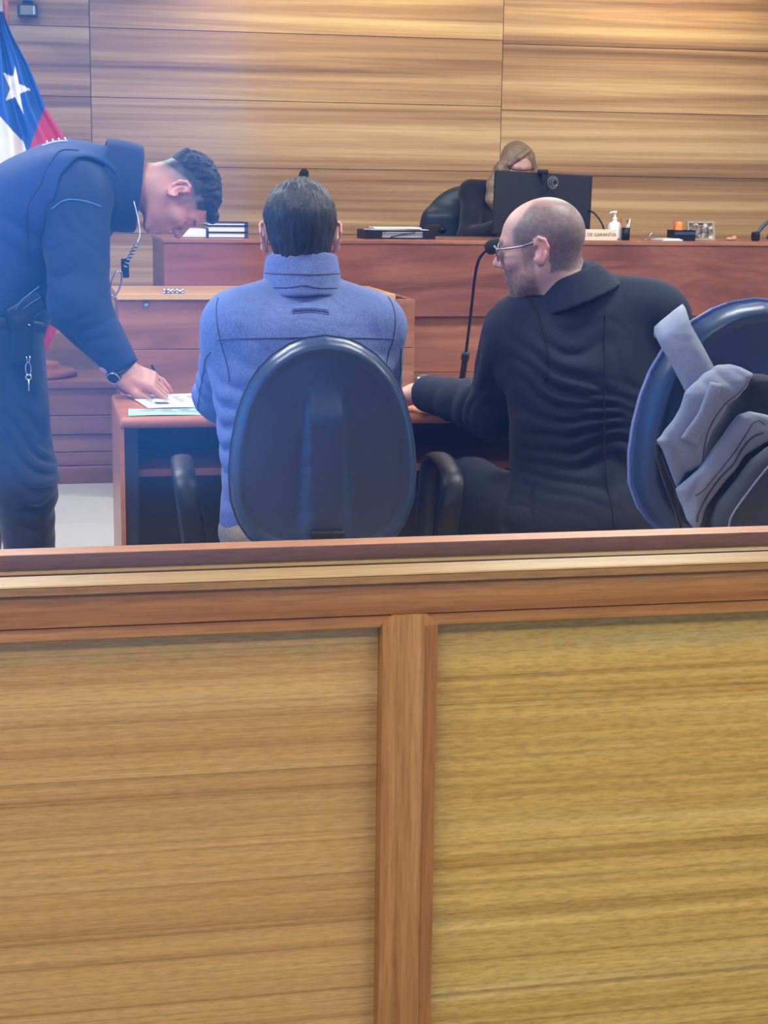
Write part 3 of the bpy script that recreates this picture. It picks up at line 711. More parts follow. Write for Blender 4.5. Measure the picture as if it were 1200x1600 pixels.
def m_hair(p):
    q = ((p - HM.astype(f4)) @ RM) / SM; r = np.linalg.norm(q, axis=1); out = (r - .14); k = r < .2; q = q[k]
    ax = np.abs(q[:, 0])
    d = ell(q, (0, -.018, .038), (.0805, .102, .092)); d = smin(d, ell(q, (0, .02, .06), (.068, .075, .06)), .03)
    d = smin(d, ell(q, (0, -.052, -.035), (.056, .042, .058)), .035)
    th = np.arctan2(q[:, 0], -q[:, 1]); rr = np.linalg.norm(q[:, :2], axis=1)
    st = vnoise(np.stack([th * 34 + 2 * vnoise((q * 30).astype(f4)), q[:, 2] * 14 + 3, rr * 20], 1).astype(f4)); tuft = vnoise((q * V3(95, 95, 38)).astype(f4))
    whorl = vnoise(np.stack([q[:, 0] * 80, q[:, 1] * 80, q[:, 2] * 60], 1).astype(f4)) * sstep(.08, .12, q[:, 2])
    d = d - .0026 * st - .0026 * tuft - .004 * whorl
    d = smax(d, q[:, 1] - .062 - 0.35 * np.clip(q[:, 2] - .05, 0, .1), .01)
    low = -.078 + sstep(-.040, -.020, q[:, 1]) * .096 + sstep(.02, .06, q[:, 1]) * .05
    d = smax(d, low - q[:, 2] + .006 * vnoise((q * 70).astype(f4)), .006)
    aq = q.copy(); aq[:, 0] = np.abs(aq[:, 0]); d = smax(d, -ell(aq, (.088, -.008, -.012), (.022, .030, .042)), .006)
    out[k] = d * SM; return out
sdf_obj('hair', m_hair, (.44, 3.44, 1.06), (.68, 3.74, 1.36), .003, M['hair_brown'], mn)
sdf_obj('jacket', m_jacket, (.25, 3.35, .5), (.88, 4.16, 1.18), .0055, M['jacket'], mn)
def m_collar(p):
    q = p - V3(.556, 3.558, 1.12); q = q @ frame((0, 1, -.12), (0, .12, 1))
    r = np.sqrt((q[:, 0] / 1.02) ** 2 + (q[:, 1] / .98) ** 2); rad = .077 - .14 * q[:, 2]
    d = smax(np.abs(r - rad) - .0045, np.abs(q[:, 2] + .004) - .047, .006)
    return d + .002 * vnoise(p * 24)
cz = sdf_obj('collar', m_collar, (.45, 3.45, 1.05), (.66, 3.67, 1.2), .0033, M['jacket'], mn)
def ring(fn, z, n=60, rad=.085): 
    a = np.linspace(math.pi * 1.02, math.pi * 1.98, n); return project(fn, np.stack([.556 + rad * np.cos(a), 3.558 + rad * np.sin(a), np.full(n, z)], 1))
for z in (1.126, 1.095): tube('collar_stitch', ring(m_collar, z), .0016, M['jacket_seam'], cz, n=6)
def seam(fn, pts, r=.0016, n=50, nm='seam', parent=None, mat=None):
    q = project(fn, spline(pts, n)); k = np.pad(q, ((6, 6), (0, 0)), mode='edge')
    q = np.stack([np.convolve(k[:, i], np.ones(13) / 13, 'valid') for i in range(3)], 1)
    e = .003; d0 = fn(q.astype(f4)); g = np.stack([fn((q + np.eye(3)[i] * e).astype(f4)) - d0 for i in range(3)], 1) / e; g /= np.linalg.norm(g, axis=1)[:, None] + 1e-6
    q = q + g * np.maximum(-d0 + .0004, 0)[:, None]
    return tube(nm, q, r, mat or M['jacket_seam'], parent, n=6)
jk = [c for c in mn.children if c.name.startswith('jacket')][0]
seam(m_jacket, [(.345, 3.50, .985), (.45, 3.42, 1.0), (.555, 3.41, 1.004), (.66, 3.42, 1.0), (.765, 3.5, .985)], parent=jk)
seam(m_jacket, [(.375, 3.53, 1.075), (.365, 3.49, 1.02), (.362, 3.465, .95), (.372, 3.46, .90)], parent=jk)
seam(m_jacket, [(.735, 3.53, 1.075), (.745, 3.49, 1.02), (.748, 3.465, .95), (.738, 3.46, .90)], parent=jk)
seam(m_jacket, [(.345, 3.5, .96), (.325, 3.58, .92), (.325, 3.66, .86), (.345, 3.72, .80)], parent=jk)
seam(m_jacket, [(.785, 3.5, .96), (.80, 3.58, .92), (.80, 3.66, .87)], parent=jk)
lp = project(m_jacket, [(.518, 3.45, 1.058), (.556, 3.45, 1.060), (.60, 3.45, 1.056)]) + V3(0, -.002, 0)
tube('hanger_loop', spline(lp, 12), .006, M['jacket'], jk, n=8, flat=.3, up=(0, 1, 0))
tube('hanger_loop_edge', spline(lp + V3(0, -.002, -.007), 12), .0013, M['jacket_seam'], jk, n=6)
sdf_obj('trousers', lambda p: smax(smax(m_legs(p) - .002, .085 - p[:, 2], .004) + .002 * vnoise(p * 20), p[:, 2] - .66, .005), (.3, 3.35, .05), (.85, 4.15, .68), .007, M['beige'], mn)
def shoes(parent, spots, d, mat=None):
    for (x, y) in spots:
        sdf_obj('shoe', lambda p: smax(smin(chain(p, [(x, y, .045), (x + d[0] * .12, y + d[1] * .12, .04), (x + d[0] * .19, y + d[1] * .19, .032)], [.045, .042, .032], .02), cap(p, (x, y, .05), (x, y, .11), .046, .05), .02), .002 - p[:, 2], .004), (x - .3, y - .3, -.02), (x + .3, y + .3, .18), .008, mat or M['shoe'], parent)
shoes(mn, [(.49, 4.05), (.66, 4.05)], (0, 1))

M['lens'] = glass_mat('spectacle_lens', (.6, .62, .66, 1))
# ------------------------------------------------------------------ man in the dark suit with glasses
M['suit'] = fabric('navy_suit_cloth', (11, 22, 44), thread=1600, var=0.25, wr=0.12, wscale=8, sheen=0.0)
M['suit_seam'] = fabric('suit_seam', (4, 8, 18), wr=0.05, sheen=0.0)
M['shirt'] = fabric('white_shirt', (210, 212, 220), wr=0.05)
bd = thing('person', 'balding bearded man in glasses and a dark navy suit leaning over the desk', 'person', (1.22, 3.6, 0))
HB = np.array([1.112, 3.62, 1.178]); RB = frame((-.875, .46, -.12), (-.16, -.02, 1)); SB = .93
hB = head_fn(HB, RB, SB)
def b_torso(p):
    d = ell(p, (1.225, 3.56, .55), (.205, .165, .15))
    d = smin(d, ell(p, (1.215, 3.59, .74), (.172, .125, .18)), .09)
    d = smin(d, ell(p, (1.22, 3.62, .92), (.195, .13, .15)), .10)
    d = smin(d, cap(p, (1.075, 3.66, .992), (1.375, 3.60, 1.035), .062, .066), .08)
    d = smin(d, cap(p, (1.19, 3.63, 1.085), (1.33, 3.61, 1.055), .042, .05), .06)
    d = smin(d, cap(p, (1.17, 3.64, 1.09), (1.10, 3.66, 1.02), .045, .05), .06)
    d = smin(d, cap(p, (1.205, 3.61, 1.03), (1.19, 3.61, 1.080), .088, .070), .04)
    return d
BL = [(1.058, 3.655, .985), (1.075, 3.83, .785), (.955, 4.03, .80)]; BR = [(1.395, 3.60, 1.02), (1.46, 3.74, .80), (1.28, 4.02, .80)]
def b_jbase(p):
    d = b_torso(p)
    for A in (BL, BR): d = smin(d, chain(p, A, [.07, .07, .05], .03), .04)
    return d
def b_suit(p):
    d = b_jbase(p)
    d += fold(p, (1.13, 3.50, .90), .10, (.45, 0, 1), 75, .009) + fold(p, (1.16, 3.48, .78), .12, (.15, 0, 1), 85, .008)
    d += fold(p, (1.29, 3.47, .73), .10, (-.25, 0, 1), 70, .006) + fold(p, (1.06, 3.68, .88), .10, (.5, .4, 1), 70, .009)
    d += fold(p, (1.04, 3.86, .80), .11, (-1, .7, .5), 70, .007)
    d += .005 * vnoise(p * V3(6, 6, 10)) * .8
    d = smax(d, (p[:, 1] - 4.045) * .9 - (p[:, 0] - .955) * .0, .004)
    return smax(d, .44 - p[:, 2], .01)
BG = [[(1.14, 3.55, .545), (1.05, 3.96, .565), (1.02, 4.06, .10)], [(1.31, 3.55, .545), (1.36, 3.96, .565), (1.38, 4.06, .10)]]
def b_legs(p):
    d = ell(p, (1.225, 3.55, .57), (.20, .15, .10))
    for A in BG: d = smin(d, chain(p, A, [.095, .072, .056], .04), .04)
    return d
bl = hand_fn((.945, 4.055, .797), frame((-.9, .45, -.08), (0, .1, 1)), .98, (.3, .45, .35), side=1)
br = hand_fn((1.265, 4.04, .797), frame((-.75, .6, -.06), (0, 0, 1)), .98, (.25, .35, .3), side=-1)
def b_body(p):
    d = smin(hB(p), cap(p, (1.145, 3.615, 1.135), (1.20, 3.60, 1.03), .058, .066), .03)
    d = smin(d, b_jbase(p) + .018, .03); d = smin(d, b_legs(p) + .014, .03)
    return smin(d, np.minimum(bl(p), br(p)), .012)
def b_col(p):
    q = ((p - HB.astype(f4)) @ RB) / SB; ax = np.abs(q[:, 0]); r = np.linalg.norm(q, axis=1); c = np.tile(SK['pale'] * .95, (len(p), 1))
    n = vnoise((q * 55).astype(f4)) * .004; sp = .5 + .5 * vnoise((q * 210).astype(f4))
    # cropped grey hair around sides and back, bare crown and forehead
    front = .052 - .8 * np.clip(q[:, 2] - .055, 0, .1)
    hairm = sstep(.008, -.008, q[:, 1] - front + n) * sstep(-.008, .004, q[:, 2] - np.where(q[:, 1] > -.028, .020, -.055) + n) * (1 - .55 * sstep(.098, .122, q[:, 2])) * (r < .2)
    c = lerp(c, SK['stub'], np.clip(hairm, 0, 1) * (.72 + .28 * sp))
    # beard: jaw, chin, moustache and sideburn
    jaw = sstep(-.040, -.058, q[:, 2] + .25 * np.clip(.045 - q[:, 1], 0, .1) + n) * sstep(.0, .018, q[:, 1])
    side = sstep(.018, .010, np.abs(q[:, 1] - .022)) * sstep(.035, .02, q[:, 2]) * sstep(-.11, -.09, q[:, 2])
    mou = sstep(-.036, -.044, q[:, 2]) * sstep(.06, .075, q[:, 1])
    b = np.clip(np.maximum(np.maximum(jaw * .8, side * .55), mou), 0, 1) * (r < .17) * (ax < .075)
    c = lerp(c, SK['beard'], b * (.6 + .4 * sp))
    lip = np.exp(-(((q[:, 1] - .092) / .014) ** 2 + ((q[:, 2] + .068) / .006) ** 2 + (ax / .02) ** 4)); c = lerp(c, SK['lip'], np.clip(lip, 0, 1))
    brow = np.exp(-(((q[:, 2] - .026) / .005) ** 2)) * (q[:, 1] > .06) * (ax > .012) * (ax < .05) * (r < .17); return pink_ears(lerp(c, SK['beard'], np.clip(brow, 0, 1) * .8), q)
sdf_obj('body', b_body, (.75, 3.35, .05), (1.58, 4.35, 1.34), .0040, M['skin'], bd, b_col)
sdf_obj('suit_jacket', b_suit, (.85, 3.35, .45), (1.58, 4.12, 1.18), .0055, M['suit'], bd)
def b_collar(p):
    q = p - V3(1.186, 3.61, 1.092); q = q @ frame((-.25, 1, -.18), (-.42, .08, 1))
    r = np.sqrt((q[:, 0] / 1.0) ** 2 + (q[:, 1] / 1.0) ** 2); rad = .081 - .50 * q[:, 2]
    return smax(np.abs(r - rad) * .89 - .006, np.abs(q[:, 2]) - .034, .006)
sdf_obj('suit_collar', b_collar, (1.05, 3.47, .99), (1.33, 3.75, 1.2), .004, M['suit'], bd)
sj = [c for c in bd.children if c.name.startswith('suit_jacket')][0]
seam(b_suit, [(1.235, 3.5, 1.06), (1.225, 3.46, .95), (1.22, 3.45, .8), (1.225, 3.43, .65), (1.23, 3.42, .54)], .0018, parent=sj, mat=M['suit_seam'], nm='back_seam')
seam(b_suit, [(1.085, 3.64, 1.06), (1.10, 3.57, 1.02), (1.11, 3.53, .95), (1.115, 3.54, .88)], .0026, parent=sj, mat=M['suit_seam'], nm='sleeve_seam')
seam(b_suit, [(1.06, 3.50, .66), (1.065, 3.47, .60), (1.09, 3.45, .53)], .0035, parent=sj, mat=M['suit_seam'], nm='side_vent')
sdf_obj('trousers', lambda p: smax(smax(b_legs(p) - .002, .085 - p[:, 2], .004), p[:, 2] - .66, .005), (.9, 3.35, .05), (1.6, 4.2, .68), .007, M['suit'], bd)
shoes(bd, [(1.02, 4.06), (1.38, 4.06)], (0, 1))
def hw(q, o=HB, R=RB, s=SB): return np.array(o) + (np.array(q, float) * s) @ np.array(R, float).T
# glasses
gl = tube('glasses_frame', np.concatenate([hw(spline([(sx * .012, .108, .008), (sx * .02, .109, .018), (sx * .045, .106, .02), (sx * .058, .098, .012), (sx * .054, .098, -.010), (sx * .035, .104, -.018), (sx * .016, .107, -.010), (sx * .012, .108, .008)], 40)) for sx in (1,)]), .0016, M['steel'], bd, n=8)
tube('glasses_rim', hw(spline([(-.012, .108, .008), (-.02, .109, .018), (-.045, .106, .02), (-.058, .098, .012), (-.054, .098, -.010), (-.035, .104, -.018), (-.016, .107, -.010), (-.012, .108, .008)], 40)), .0016, M['steel'], gl, n=8)
for sx in (1, -1):
    tube('temple', hw(spline([(sx * .058, .099, .014), (sx * .070, .085, .014), (sx * .079, .04, .016), (sx * .0785, .012, .021), (sx * .076, -.012, .026), (sx * .072, -.032, .012)], 30)), .0024, M['steel'] if True else None, gl, n=8)
    a = np.linspace(0, 2 * np.pi, 20, endpoint=False); lv = hw(np.stack([sx * (.035 + .021 * np.cos(a)), .104 - .004 * np.cos(a), .002 + .0165 * np.sin(a)], 1))
    mesh('lens', np.concatenate([lv, lv + np.array(RB)[:, 1] * .0012]), [tuple(range(20)), tuple(range(39, 19, -1))] + [((i + 1) % 20, i, 20 + i, 20 + (i + 1) % 20) for i in range(20)], M['lens'], gl)
tube('bridge', hw(spline([(-.012, .108, .01), (0, .114, .013), (.012, .108, .01)], 8)), .0016, M['steel'], gl, n=8)
def wristband(parent, c, axis, r, nm='wristwatch'):
    R = frame(axis, (0, 0, 1) if abs(axis[2]) < .8 else (1, 0, 0)); a = np.linspace(0, 2 * np.pi, 28, endpoint=False)
    pts = np.array(c) + r * (np.cos(a)[:, None] * R[:, 0] + np.sin(a)[:, None] * R[:, 2])
    w = tube(nm, pts, .008, M['black_plastic'], parent, n=8, flat=.35, closed=True)
    return w, R
w, R_ = wristband(bd, (.945, 4.055, .80), (-.8, .6, 0), .036)
v, f = lathevf([(0, 0), (.017, 0), (.018, .004), (.015, .008), (0, .0085)], (0, 0, 0), 20)
mesh('watch_case', v @ np.array(frame((-.8, .6, 0), (-.1, -.3, 1)), float).T + np.array([.943, 4.045, .835]), f, M['steel'], w, True)
# ------------------------------------------------------------------ uniformed officer bending over the desk end
M['uniform'] = fabric('navy_uniform', (12, 36, 78), thread=900, var=0.25, wr=0.15, wscale=10, sheen=.05)  # navy cloth, its blue raised in place of a stronger glass veil
M['vest'] = fabric('navy_vest', (18, 48, 100), thread=700, var=0.25, wr=0.12, wscale=8, sheen=.05)
M['trouser_navy'] = fabric('navy_trousers', (7, 22, 52), thread=900, var=0.25, wr=0.3, wscale=12)
M['seam_and_glint'] = plain('piping_and_glint_blue', (74, 108, 158), .6)
M['white_print'] = plain('white_print', (228, 232, 240), .6)
of = thing('person', 'uniformed officer in dark blue bending down to write on the desk', 'person', (-.08, 4.65, 0))
HO = np.array([.374, 4.585, 1.283]); RO = frame((.23, -.06, -.97), (.97, .0, .25)); SO = .93
hO = head_fn(HO, RO, SO)
def o_torso(p):
    d = ell(p, (-.17, 4.66, .95), (.15, .17, .16))
    d = smin(d, ell(p, (-.11, 4.66, 1.08), (.17, .175, .18)), .10)
    d = smin(d, ell(p, (.02, 4.66, 1.235), (.19, .20, .155), frame((0, 1, 0), (-.35, 0, 1))), .10)
    d = smin(d, cap(p, (.09, 4.52, 1.29), (.09, 4.80, 1.29), .09), .08)
    d = smin(d, cap(p, (.09, 4.64, 1.32), (.19, 4.62, 1.315), .085, .085), .06)
    return d
OR = [(.098, 4.505, 1.255), (.105, 4.44, 1.0), (.205, 4.425, .842)]; OL = [(.08, 4.83, 1.25), (.065, 4.86, .98), (.212, 4.64, .822)]
def o_arms(p): return np.minimum(chain(p, OR, [.092, .078, .05], .03), chain(p, OL, [.088, .07, .048], .03))
def o_shirt(p):
    d = smin(o_torso(p) + .006, o_arms(p), .04)
    d += fold(p, (.10, 4.38, 1.03), .12, (.5, 0, 1), 45, .007) + fold(p, (.15, 4.36, .93), .09, (.55, 0, -.8), 60, .006) + fold(p, (.12, 4.42, 1.26), .1, (1, 0, .3), 55, .006)
    d += .004 * vnoise(p * 9)
    e = p - V3(.205, 4.425, .842); d = smax(d, e @ V3(.53, 0, -.85) - .012, .01)
    e2 = p - V3(.212, 4.64, .822); d = smax(d, np.where(np.linalg.norm(e2, axis=1) < .12, e2 @ V3(.45, -.75, -.5) - .01, -1), .006)
    return d
def o_vest(p):
    d = o_torso(p) - .010
    arm = cap(p, (.125, 4.50, 1.27), (.11, 4.40, .95), .105, .105); d = smax(d, -arm, .012)
    arm2 = cap(p, (.12, 4.84, 1.27), (.2, 4.95, .95), .105, .105); d = smax(d, -arm2, .012)
    d += fold(p, (-.05, 4.46, 1.22), .13, (1, 0, .6), 40, .006) + .004 * vnoise(p * 8)
    d = smax(d, p[:, 0] - .215, .01)
    return smax(d, .93 - p[:, 2] - .35 * (p[:, 0] + .1), .008)
OG = [[(-.10, 4.575, .90), (-.055, 4.55, .52), (-.035, 4.56, .10)], [(-.17, 4.77, .90), (-.185, 4.78, .50), (-.205, 4.78, .10)]]
def o_legs(p):
    d = ell(p, (-.15, 4.665, .90), (.13, .165, .13))
    for A in OG: d = smin(d, chain(p, A, [.105, .08, .052], .05), .04)
    return d
def o_trousers(p):
    d = o_legs(p) - .004
    d += fold(p, (.0, 4.50, .52), .10, (.3, 0, 1), 62, .012, 3) + fold(p, (-.02, 4.5, .42), .09, (-.4, 0, 1), 70, .008) + fold(p, (-.06, 4.48, .66), .10, (.6, 0, 1), 50, .006)
    return smax(smax(d, .13 - p[:, 2], .006), p[:, 2] - .98, .006)
ohr = hand_fn((.205, 4.42, .823), frame((.93, .04, -.34), (.28, -.5, .8)), 1.04, (.55, .95, .6), side=1, thumb=((.034, .012, -.008), (.052, .050, -.016), (.044, .088, -.026)), spread=.10, stagger=.22)
ohl = hand_fn((.214, 4.625, .803), frame((.75, -.6, -.2), (0, -.3, 1)), 1.0, (.3, .4, .3), side=1)
def o_body(p):
    d = smin(hO(p), cap(p, (.325, 4.588, 1.31), (.18, 4.62, 1.30), .058, .066), .03)
    d = smin(d, np.minimum(o_torso(p) + .02, o_arms(p) + .018), .03); d = smin(d, o_legs(p) + .014, .03)
    return smin(d, np.minimum(ohr(p), ohl(p)), .014)
def o_col(p):
    q = ((p - HO.astype(f4)) @ RO) / SO; ax = np.abs(q[:, 0]); r = np.linalg.norm(q, axis=1); c = np.tile(SK['warm'], (len(p), 1)); n = vnoise((q * 60).astype(f4)) * .004
    bound = np.where(q[:, 1] < -.02, .045 + .75 * (q[:, 1] + .02), .045)
    near = (r < .19) & (q[:, 1] < .045 + .3 * q[:, 2])
    fade = sstep(-.055, .0, q[:, 2] - bound + n) * near; c = lerp(c, SK['fade'], np.clip(fade, 0, 1) * .85)
    dark = sstep(-.012, .004, q[:, 2] - bound + n) * near; c = lerp(c, SK['dark'], np.clip(dark, 0, 1))
    burn = sstep(.012, .004, np.abs(q[:, 1] - .026)) * sstep(-.012, .01, q[:, 2]) * (r < .15); c = lerp(c, SK['fade'], burn * .7)
    lip = np.exp(-(((q[:, 1] - .093) / .014) ** 2 + ((q[:, 2] + .066) / .011) ** 2 + (ax / .02) ** 4)); c = lerp(c, SK['lip'], np.clip(lip, 0, 1))
    brow = np.exp(-(((q[:, 2] - .026) / .005) ** 2)) * (q[:, 1] > .06) * (ax > .012) * (ax < .05) * (r < .17); c = lerp(c, SK['dark'], np.clip(brow, 0, 1) * .9)
    eye = np.exp(-(((q[:, 2] - .001) / .0025) ** 2)) * (q[:, 1] > .075) * (ax > .018) * (ax < .045) * (r < .17); return pink_ears(lerp(c, SK['dark'], np.clip(eye, 0, 1) * .8), q)
sdf_obj('body', o_body, (-.36, 4.35, .05), (.58, 5.02, 1.46), .0033, M['skin'], of, o_col)
def o_hair(p):
    q = ((p - HO.astype(f4)) @ RO) / SO; r = np.linalg.norm(q, axis=1); out = r - .14; k = r < .21; q = q[k]; ax = np.abs(q[:, 0])
    d = ell(q, (0, -.016, .034), (.0745, .094, .086)); d = smin(d, ell(q, (0, .028, .03), (.063, .064, .064)), .03)
    bound0 = np.where(q[:, 1] < -.02, .055 + .62 * (q[:, 1] + .02), .055); d = d + .0012 - .0145 * sstep(-.002, .055, q[:, 2] - bound0 + .006 * vnoise((q * 40).astype(f4)))
    d = smin(d, ell(q, (0, .084, .082), (.042, .020, .018)), .02)
    sp = vnoise((q * V3(130, 130, 50)).astype(f4)); d = d - .006 * np.clip(sp, -.4, 1) * sstep(.03, .09, q[:, 2] - .2 * q[:, 1])
    bound = np.where(q[:, 1] < -.02, .055 + .62 * (q[:, 1] + .02), .055) + sstep(.05, .08, q[:, 1]) * .008
    d = smax(d, bound - q[:, 2] + .005 * vnoise((q * 90).astype(f4)), .012)
    out[k] = d * SO; return out
sdf_obj('hair', o_hair, (.30, 4.46, 1.13), (.54, 4.72, 1.42), .003, M['hair_dark'], of)
sh = sdf_obj('uniform_shirt', o_shirt, (-.36, 4.33, .78), (.42, 5.02, 1.46), .0055, M['uniform'], of)
ve = sdf_obj('vest', o_vest, (-.38, 4.42, .85), (.26, 4.92, 1.46), .0055, M['vest'], of)
def o_collar(p):
    q = p - V3(.222, 4.615, 1.302); q = q @ frame((.98, 0, -.12), (.12, 0, 1))
    r = np.sqrt((q[:, 0] / .95) ** 2 + (q[:, 2] / 1.2) ** 2); rad = .096 - .10 * (q[:, 1]) 
    return smax(np.abs(r - rad) - .006, np.abs(q[:, 1]) - .052, .008) + .003 * vnoise(p * 16)
sdf_obj('collar', o_collar, (.12, 4.46, 1.13), (.32, 4.76, 1.46), .004, M['uniform'], of)
sdf_obj('trousers', o_trousers, (-.4, 4.4, .1), (.12, 4.95, 1.02), .0055, M['trouser_navy'], of)
shoes(of, [(-.035, 4.56), (-.205, 4.78)], (1, 0))
# belt, holster, key ring, chest radio clip, back lettering, watch
a = np.linspace(0, 2 * np.pi, 48, endpoint=False)
bp_ = project(o_trousers, np.stack([-.15 + .16 * np.cos(a), 4.665 + .19 * np.sin(a), .955 - .30 * (.16 * np.cos(a))], 1))
bt = tube('belt', bp_, .022, M['black_plastic'], of, n=10, flat=.25, closed=True, up=(.3, 0, 1)) if False else mesh('belt', *tubevf(bp_, .007, 8, 3.0, up=(.3, 0, 1), closed=True), M['black_plastic'], of, True)
def holster(p): return smin(rbox(p, (-.035, 4.455, .985), (.055, .022, .028), .012, frame((0, 1, 0), (-.5, 0, .85))), rbox(p, (-.05, 4.455, .90), (.028, .02, .06), .012, frame((0, 1, 0), (.1, 0, 1))), .02)
ho = sdf_obj('holster', holster, (-.15, 4.40, .8), (.06, 4.5, 1.06), .005, M['black_plastic'], of)
tube('holster_highlight', [(-.062, 4.432, .985), (-.045, 4.431, 1.01), (.0, 4.43, 1.045)], .0018, M['seam_and_glint'], ho, n=6)  # pale tubes stand in for highlights on the dark holster
tube('holster_highlight', [(-.045, 4.432, .985), (-.025, 4.431, 1.0), (.004, 4.43, 1.018)], .0014, M['seam_and_glint'], ho, n=6)
kx, ky, kz = -.034, 4.432, .83
a = np.linspace(0, 2 * np.pi, 16, endpoint=False)
kr = tube('key_ring', np.stack([kx + .007 * np.cos(a), np.full(16, ky), kz + .018 * np.sin(a)], 1), .0016, M['chrome'], of, n=6, closed=True)
tube('key_hook', [(kx - .004, ky, kz + .032), (kx - .002, ky, kz + .018), (kx + .004, ky, kz + .02), (kx + .005, ky, kz + .034)], .0018, M['chrome'], kr, n=6)
tube('key_bow', np.stack([kx + .007 * np.cos(a), np.full(16, ky - .002), kz - .022 + .007 * np.sin(a)], 1), .002, M['chrome'], kr, n=6, closed=True)
tube('key_blade', [(kx, ky - .002, kz - .028), (kx, ky - .002, kz - .058)], .0022, M['chrome'], kr, n=6)
for (x, z) in ((-.05, .952), (-.028, .943)): mesh('snap', *lathevf([(0, 0), (.005, .0), (.005, .003), (0, .004)], (x, 4.438, z), 10), M['chrome'], of, True)
# chest radio lead and carabiner hanging from the vest front
a = np.linspace(0, 2 * np.pi, 24, endpoint=False)
cb = np.stack([.2 + .012 * np.cos(a) + .010 * np.sin(a), np.full(24, 4.47), 1.05 + .034 * np.sin(a) - .004 * np.cos(a)], 1)
ca = tube('carabiner', cb, .0024, M['chrome'], of, n=8, closed=True)
t_ = np.linspace(0, 1, 60)
tube('coiled_lead', np.stack([.257 - .034 * t_ + .006 * np.cos(t_ * 44), 4.475 + .006 * np.sin(t_ * 44), 1.155 - .062 * t_], 1), .0024, M['steel'], of, n=6)
tube('collar_cord', spline([(.252, 4.50, 1.265), (.262, 4.495, 1.22), (.266, 4.49, 1.18), (.258, 4.48, 1.158)], 16), .0014, M['white_print'], of, n=6)
box('radio_clip', (.215, 4.475, 1.065), (.235, 4.50, 1.115), M['black_plastic'], of, bev=.003)
for i in range(4):
    x = .024 + .018 * i; pr_ = project(o_vest, [(x, 4.64, 1.44), (x + .002, 4.60, 1.43)]) + V3(0, -.001, .002)
    tube('back_lettering', pr_, .0022, M['white_print'], ve, n=6)
tube('back_lettering', project(o_vest, spline([(.012, 4.585, 1.42), (.045, 4.585, 1.43), (.085, 4.585, 1.43)], 14)) + V3(0, -.002, .001), .0022, M['white_print'], ve, n=6)
seam(o_vest, [(-.02, 4.44, 1.10), (-.03, 4.45, 1.2), (-.0, 4.47, 1.30), (.05, 4.5, 1.375), (.12, 4.52, 1.39)], .003, parent=ve, mat=M['uniform'], nm='vest_edge')
seam(o_shirt, [(.03, 4.42, 1.24), (.07, 4.40, 1.27), (.13, 4.41, 1.265), (.17, 4.44, 1.25)], .0022, parent=sh, mat=M['seam_and_glint'], nm='sleeve_seam')
w, R_ = wristband(of, (.212, 4.421, .826), (.6, 0, -.8), .041)
v, f = lathevf([(0, 0), (.019, 0), (.021, .004), (.018, .009), (0, .0095)], (0, 0, 0), 22)
mesh('watch_case', v @ np.array(frame((.6, .3, -.8), (-.45, -.8, -.35)), float).T + np.array([.187, 4.392, .812]), f, M['black_plastic'], w, True)
a = np.linspace(0, 2 * np.pi, 24, endpoint=False); Rw = np.array(frame((.6, .3, -.8), (-.45, -.8, -.35)), float)
tube('watch_bezel', np.stack([.0175 * np.cos(a), .0175 * np.sin(a), np.full(24, .009)], 1) @ Rw.T + np.array([.187, 4.392, .812]), .0016, M['chrome'], w, n=6, closed=True)
pn = thing('pen', 'dark pen gripped in the writing hand of the officer', 'pen', (.325, 4.43, .754))
tube('barrel', [(.318, 4.425, .757), (.305, 4.455, .80), (.292, 4.475, .832)], [.0015, .004, .004], M['black_plastic'], pn, n=8)
tube('tip', [(.3195, 4.4235, .7545), (.318, 4.425, .758)], [.0005, .0014], M['steel'], pn, n=8)

# ------------------------------------------------------------------ judge behind the monitor
M['robe'] = fabric('black_robe', (14, 15, 20), wr=0.2)
jd = thing('person', 'woman with long blond-brown hair in a black robe seated behind the monitor', 'person', (2.46, 8.75, .455))
HJ = np.array([2.51, 8.66, 1.437]); RJ = frame((.12, -.93, -.33), (.02, -.3, 1)); SJ = .93; hJ = head_fn(HJ, RJ, SJ)
def j_torso(p):
    d = ell(p, (2.46, 8.76, 1.05), (.19, .13, .27)); d = smin(d, cap(p, (2.29, 8.77, 1.30), (2.63, 8.77, 1.28), .07), .07)
    for s in (-1, 1): d = smin(d, chain(p, [(2.46 + s * .17, 8.74, 1.26), (2.46 + s * .22, 8.62, 1.06), (2.46 + s * .10, 8.38, 1.13)], [.06, .055, .04], .03), .04)
    return smin(d, ell(p, (2.46, 8.74, .9), (.2, .19, .13)), .06)
hj1 = hand_fn((2.36, 8.36, 1.12), frame((.1, -1, -.05), (0, 0, 1)), .9, (.2, .3, .2), 1); hj2 = hand_fn((2.56, 8.36, 1.12), frame((-.1, -1, -.05), (0, 0, 1)), .9, (.2, .3, .2), -1)
sdf_obj('body', lambda p: smin(smin(smin(hJ(p), cap(p, (2.495, 8.69, 1.40), (2.46, 8.75, 1.27), .048, .055), .03), j_torso(p) + .02, .03), np.minimum(hj1(p), hj2(p)), .012), (2.15, 8.15, .72), (2.8, 9.0, 1.6), .0055, M['skin'], jd, lambda p: np.tile(SK['pale'], (len(p), 1)))
sdf_obj('robe', lambda p: smax(j_torso(p) + .003 * vnoise(p * 10), 8.37 - p[:, 1], .004), (2.15, 8.2, .72), (2.8, 9.0, 1.4), .007, M['robe'], jd)
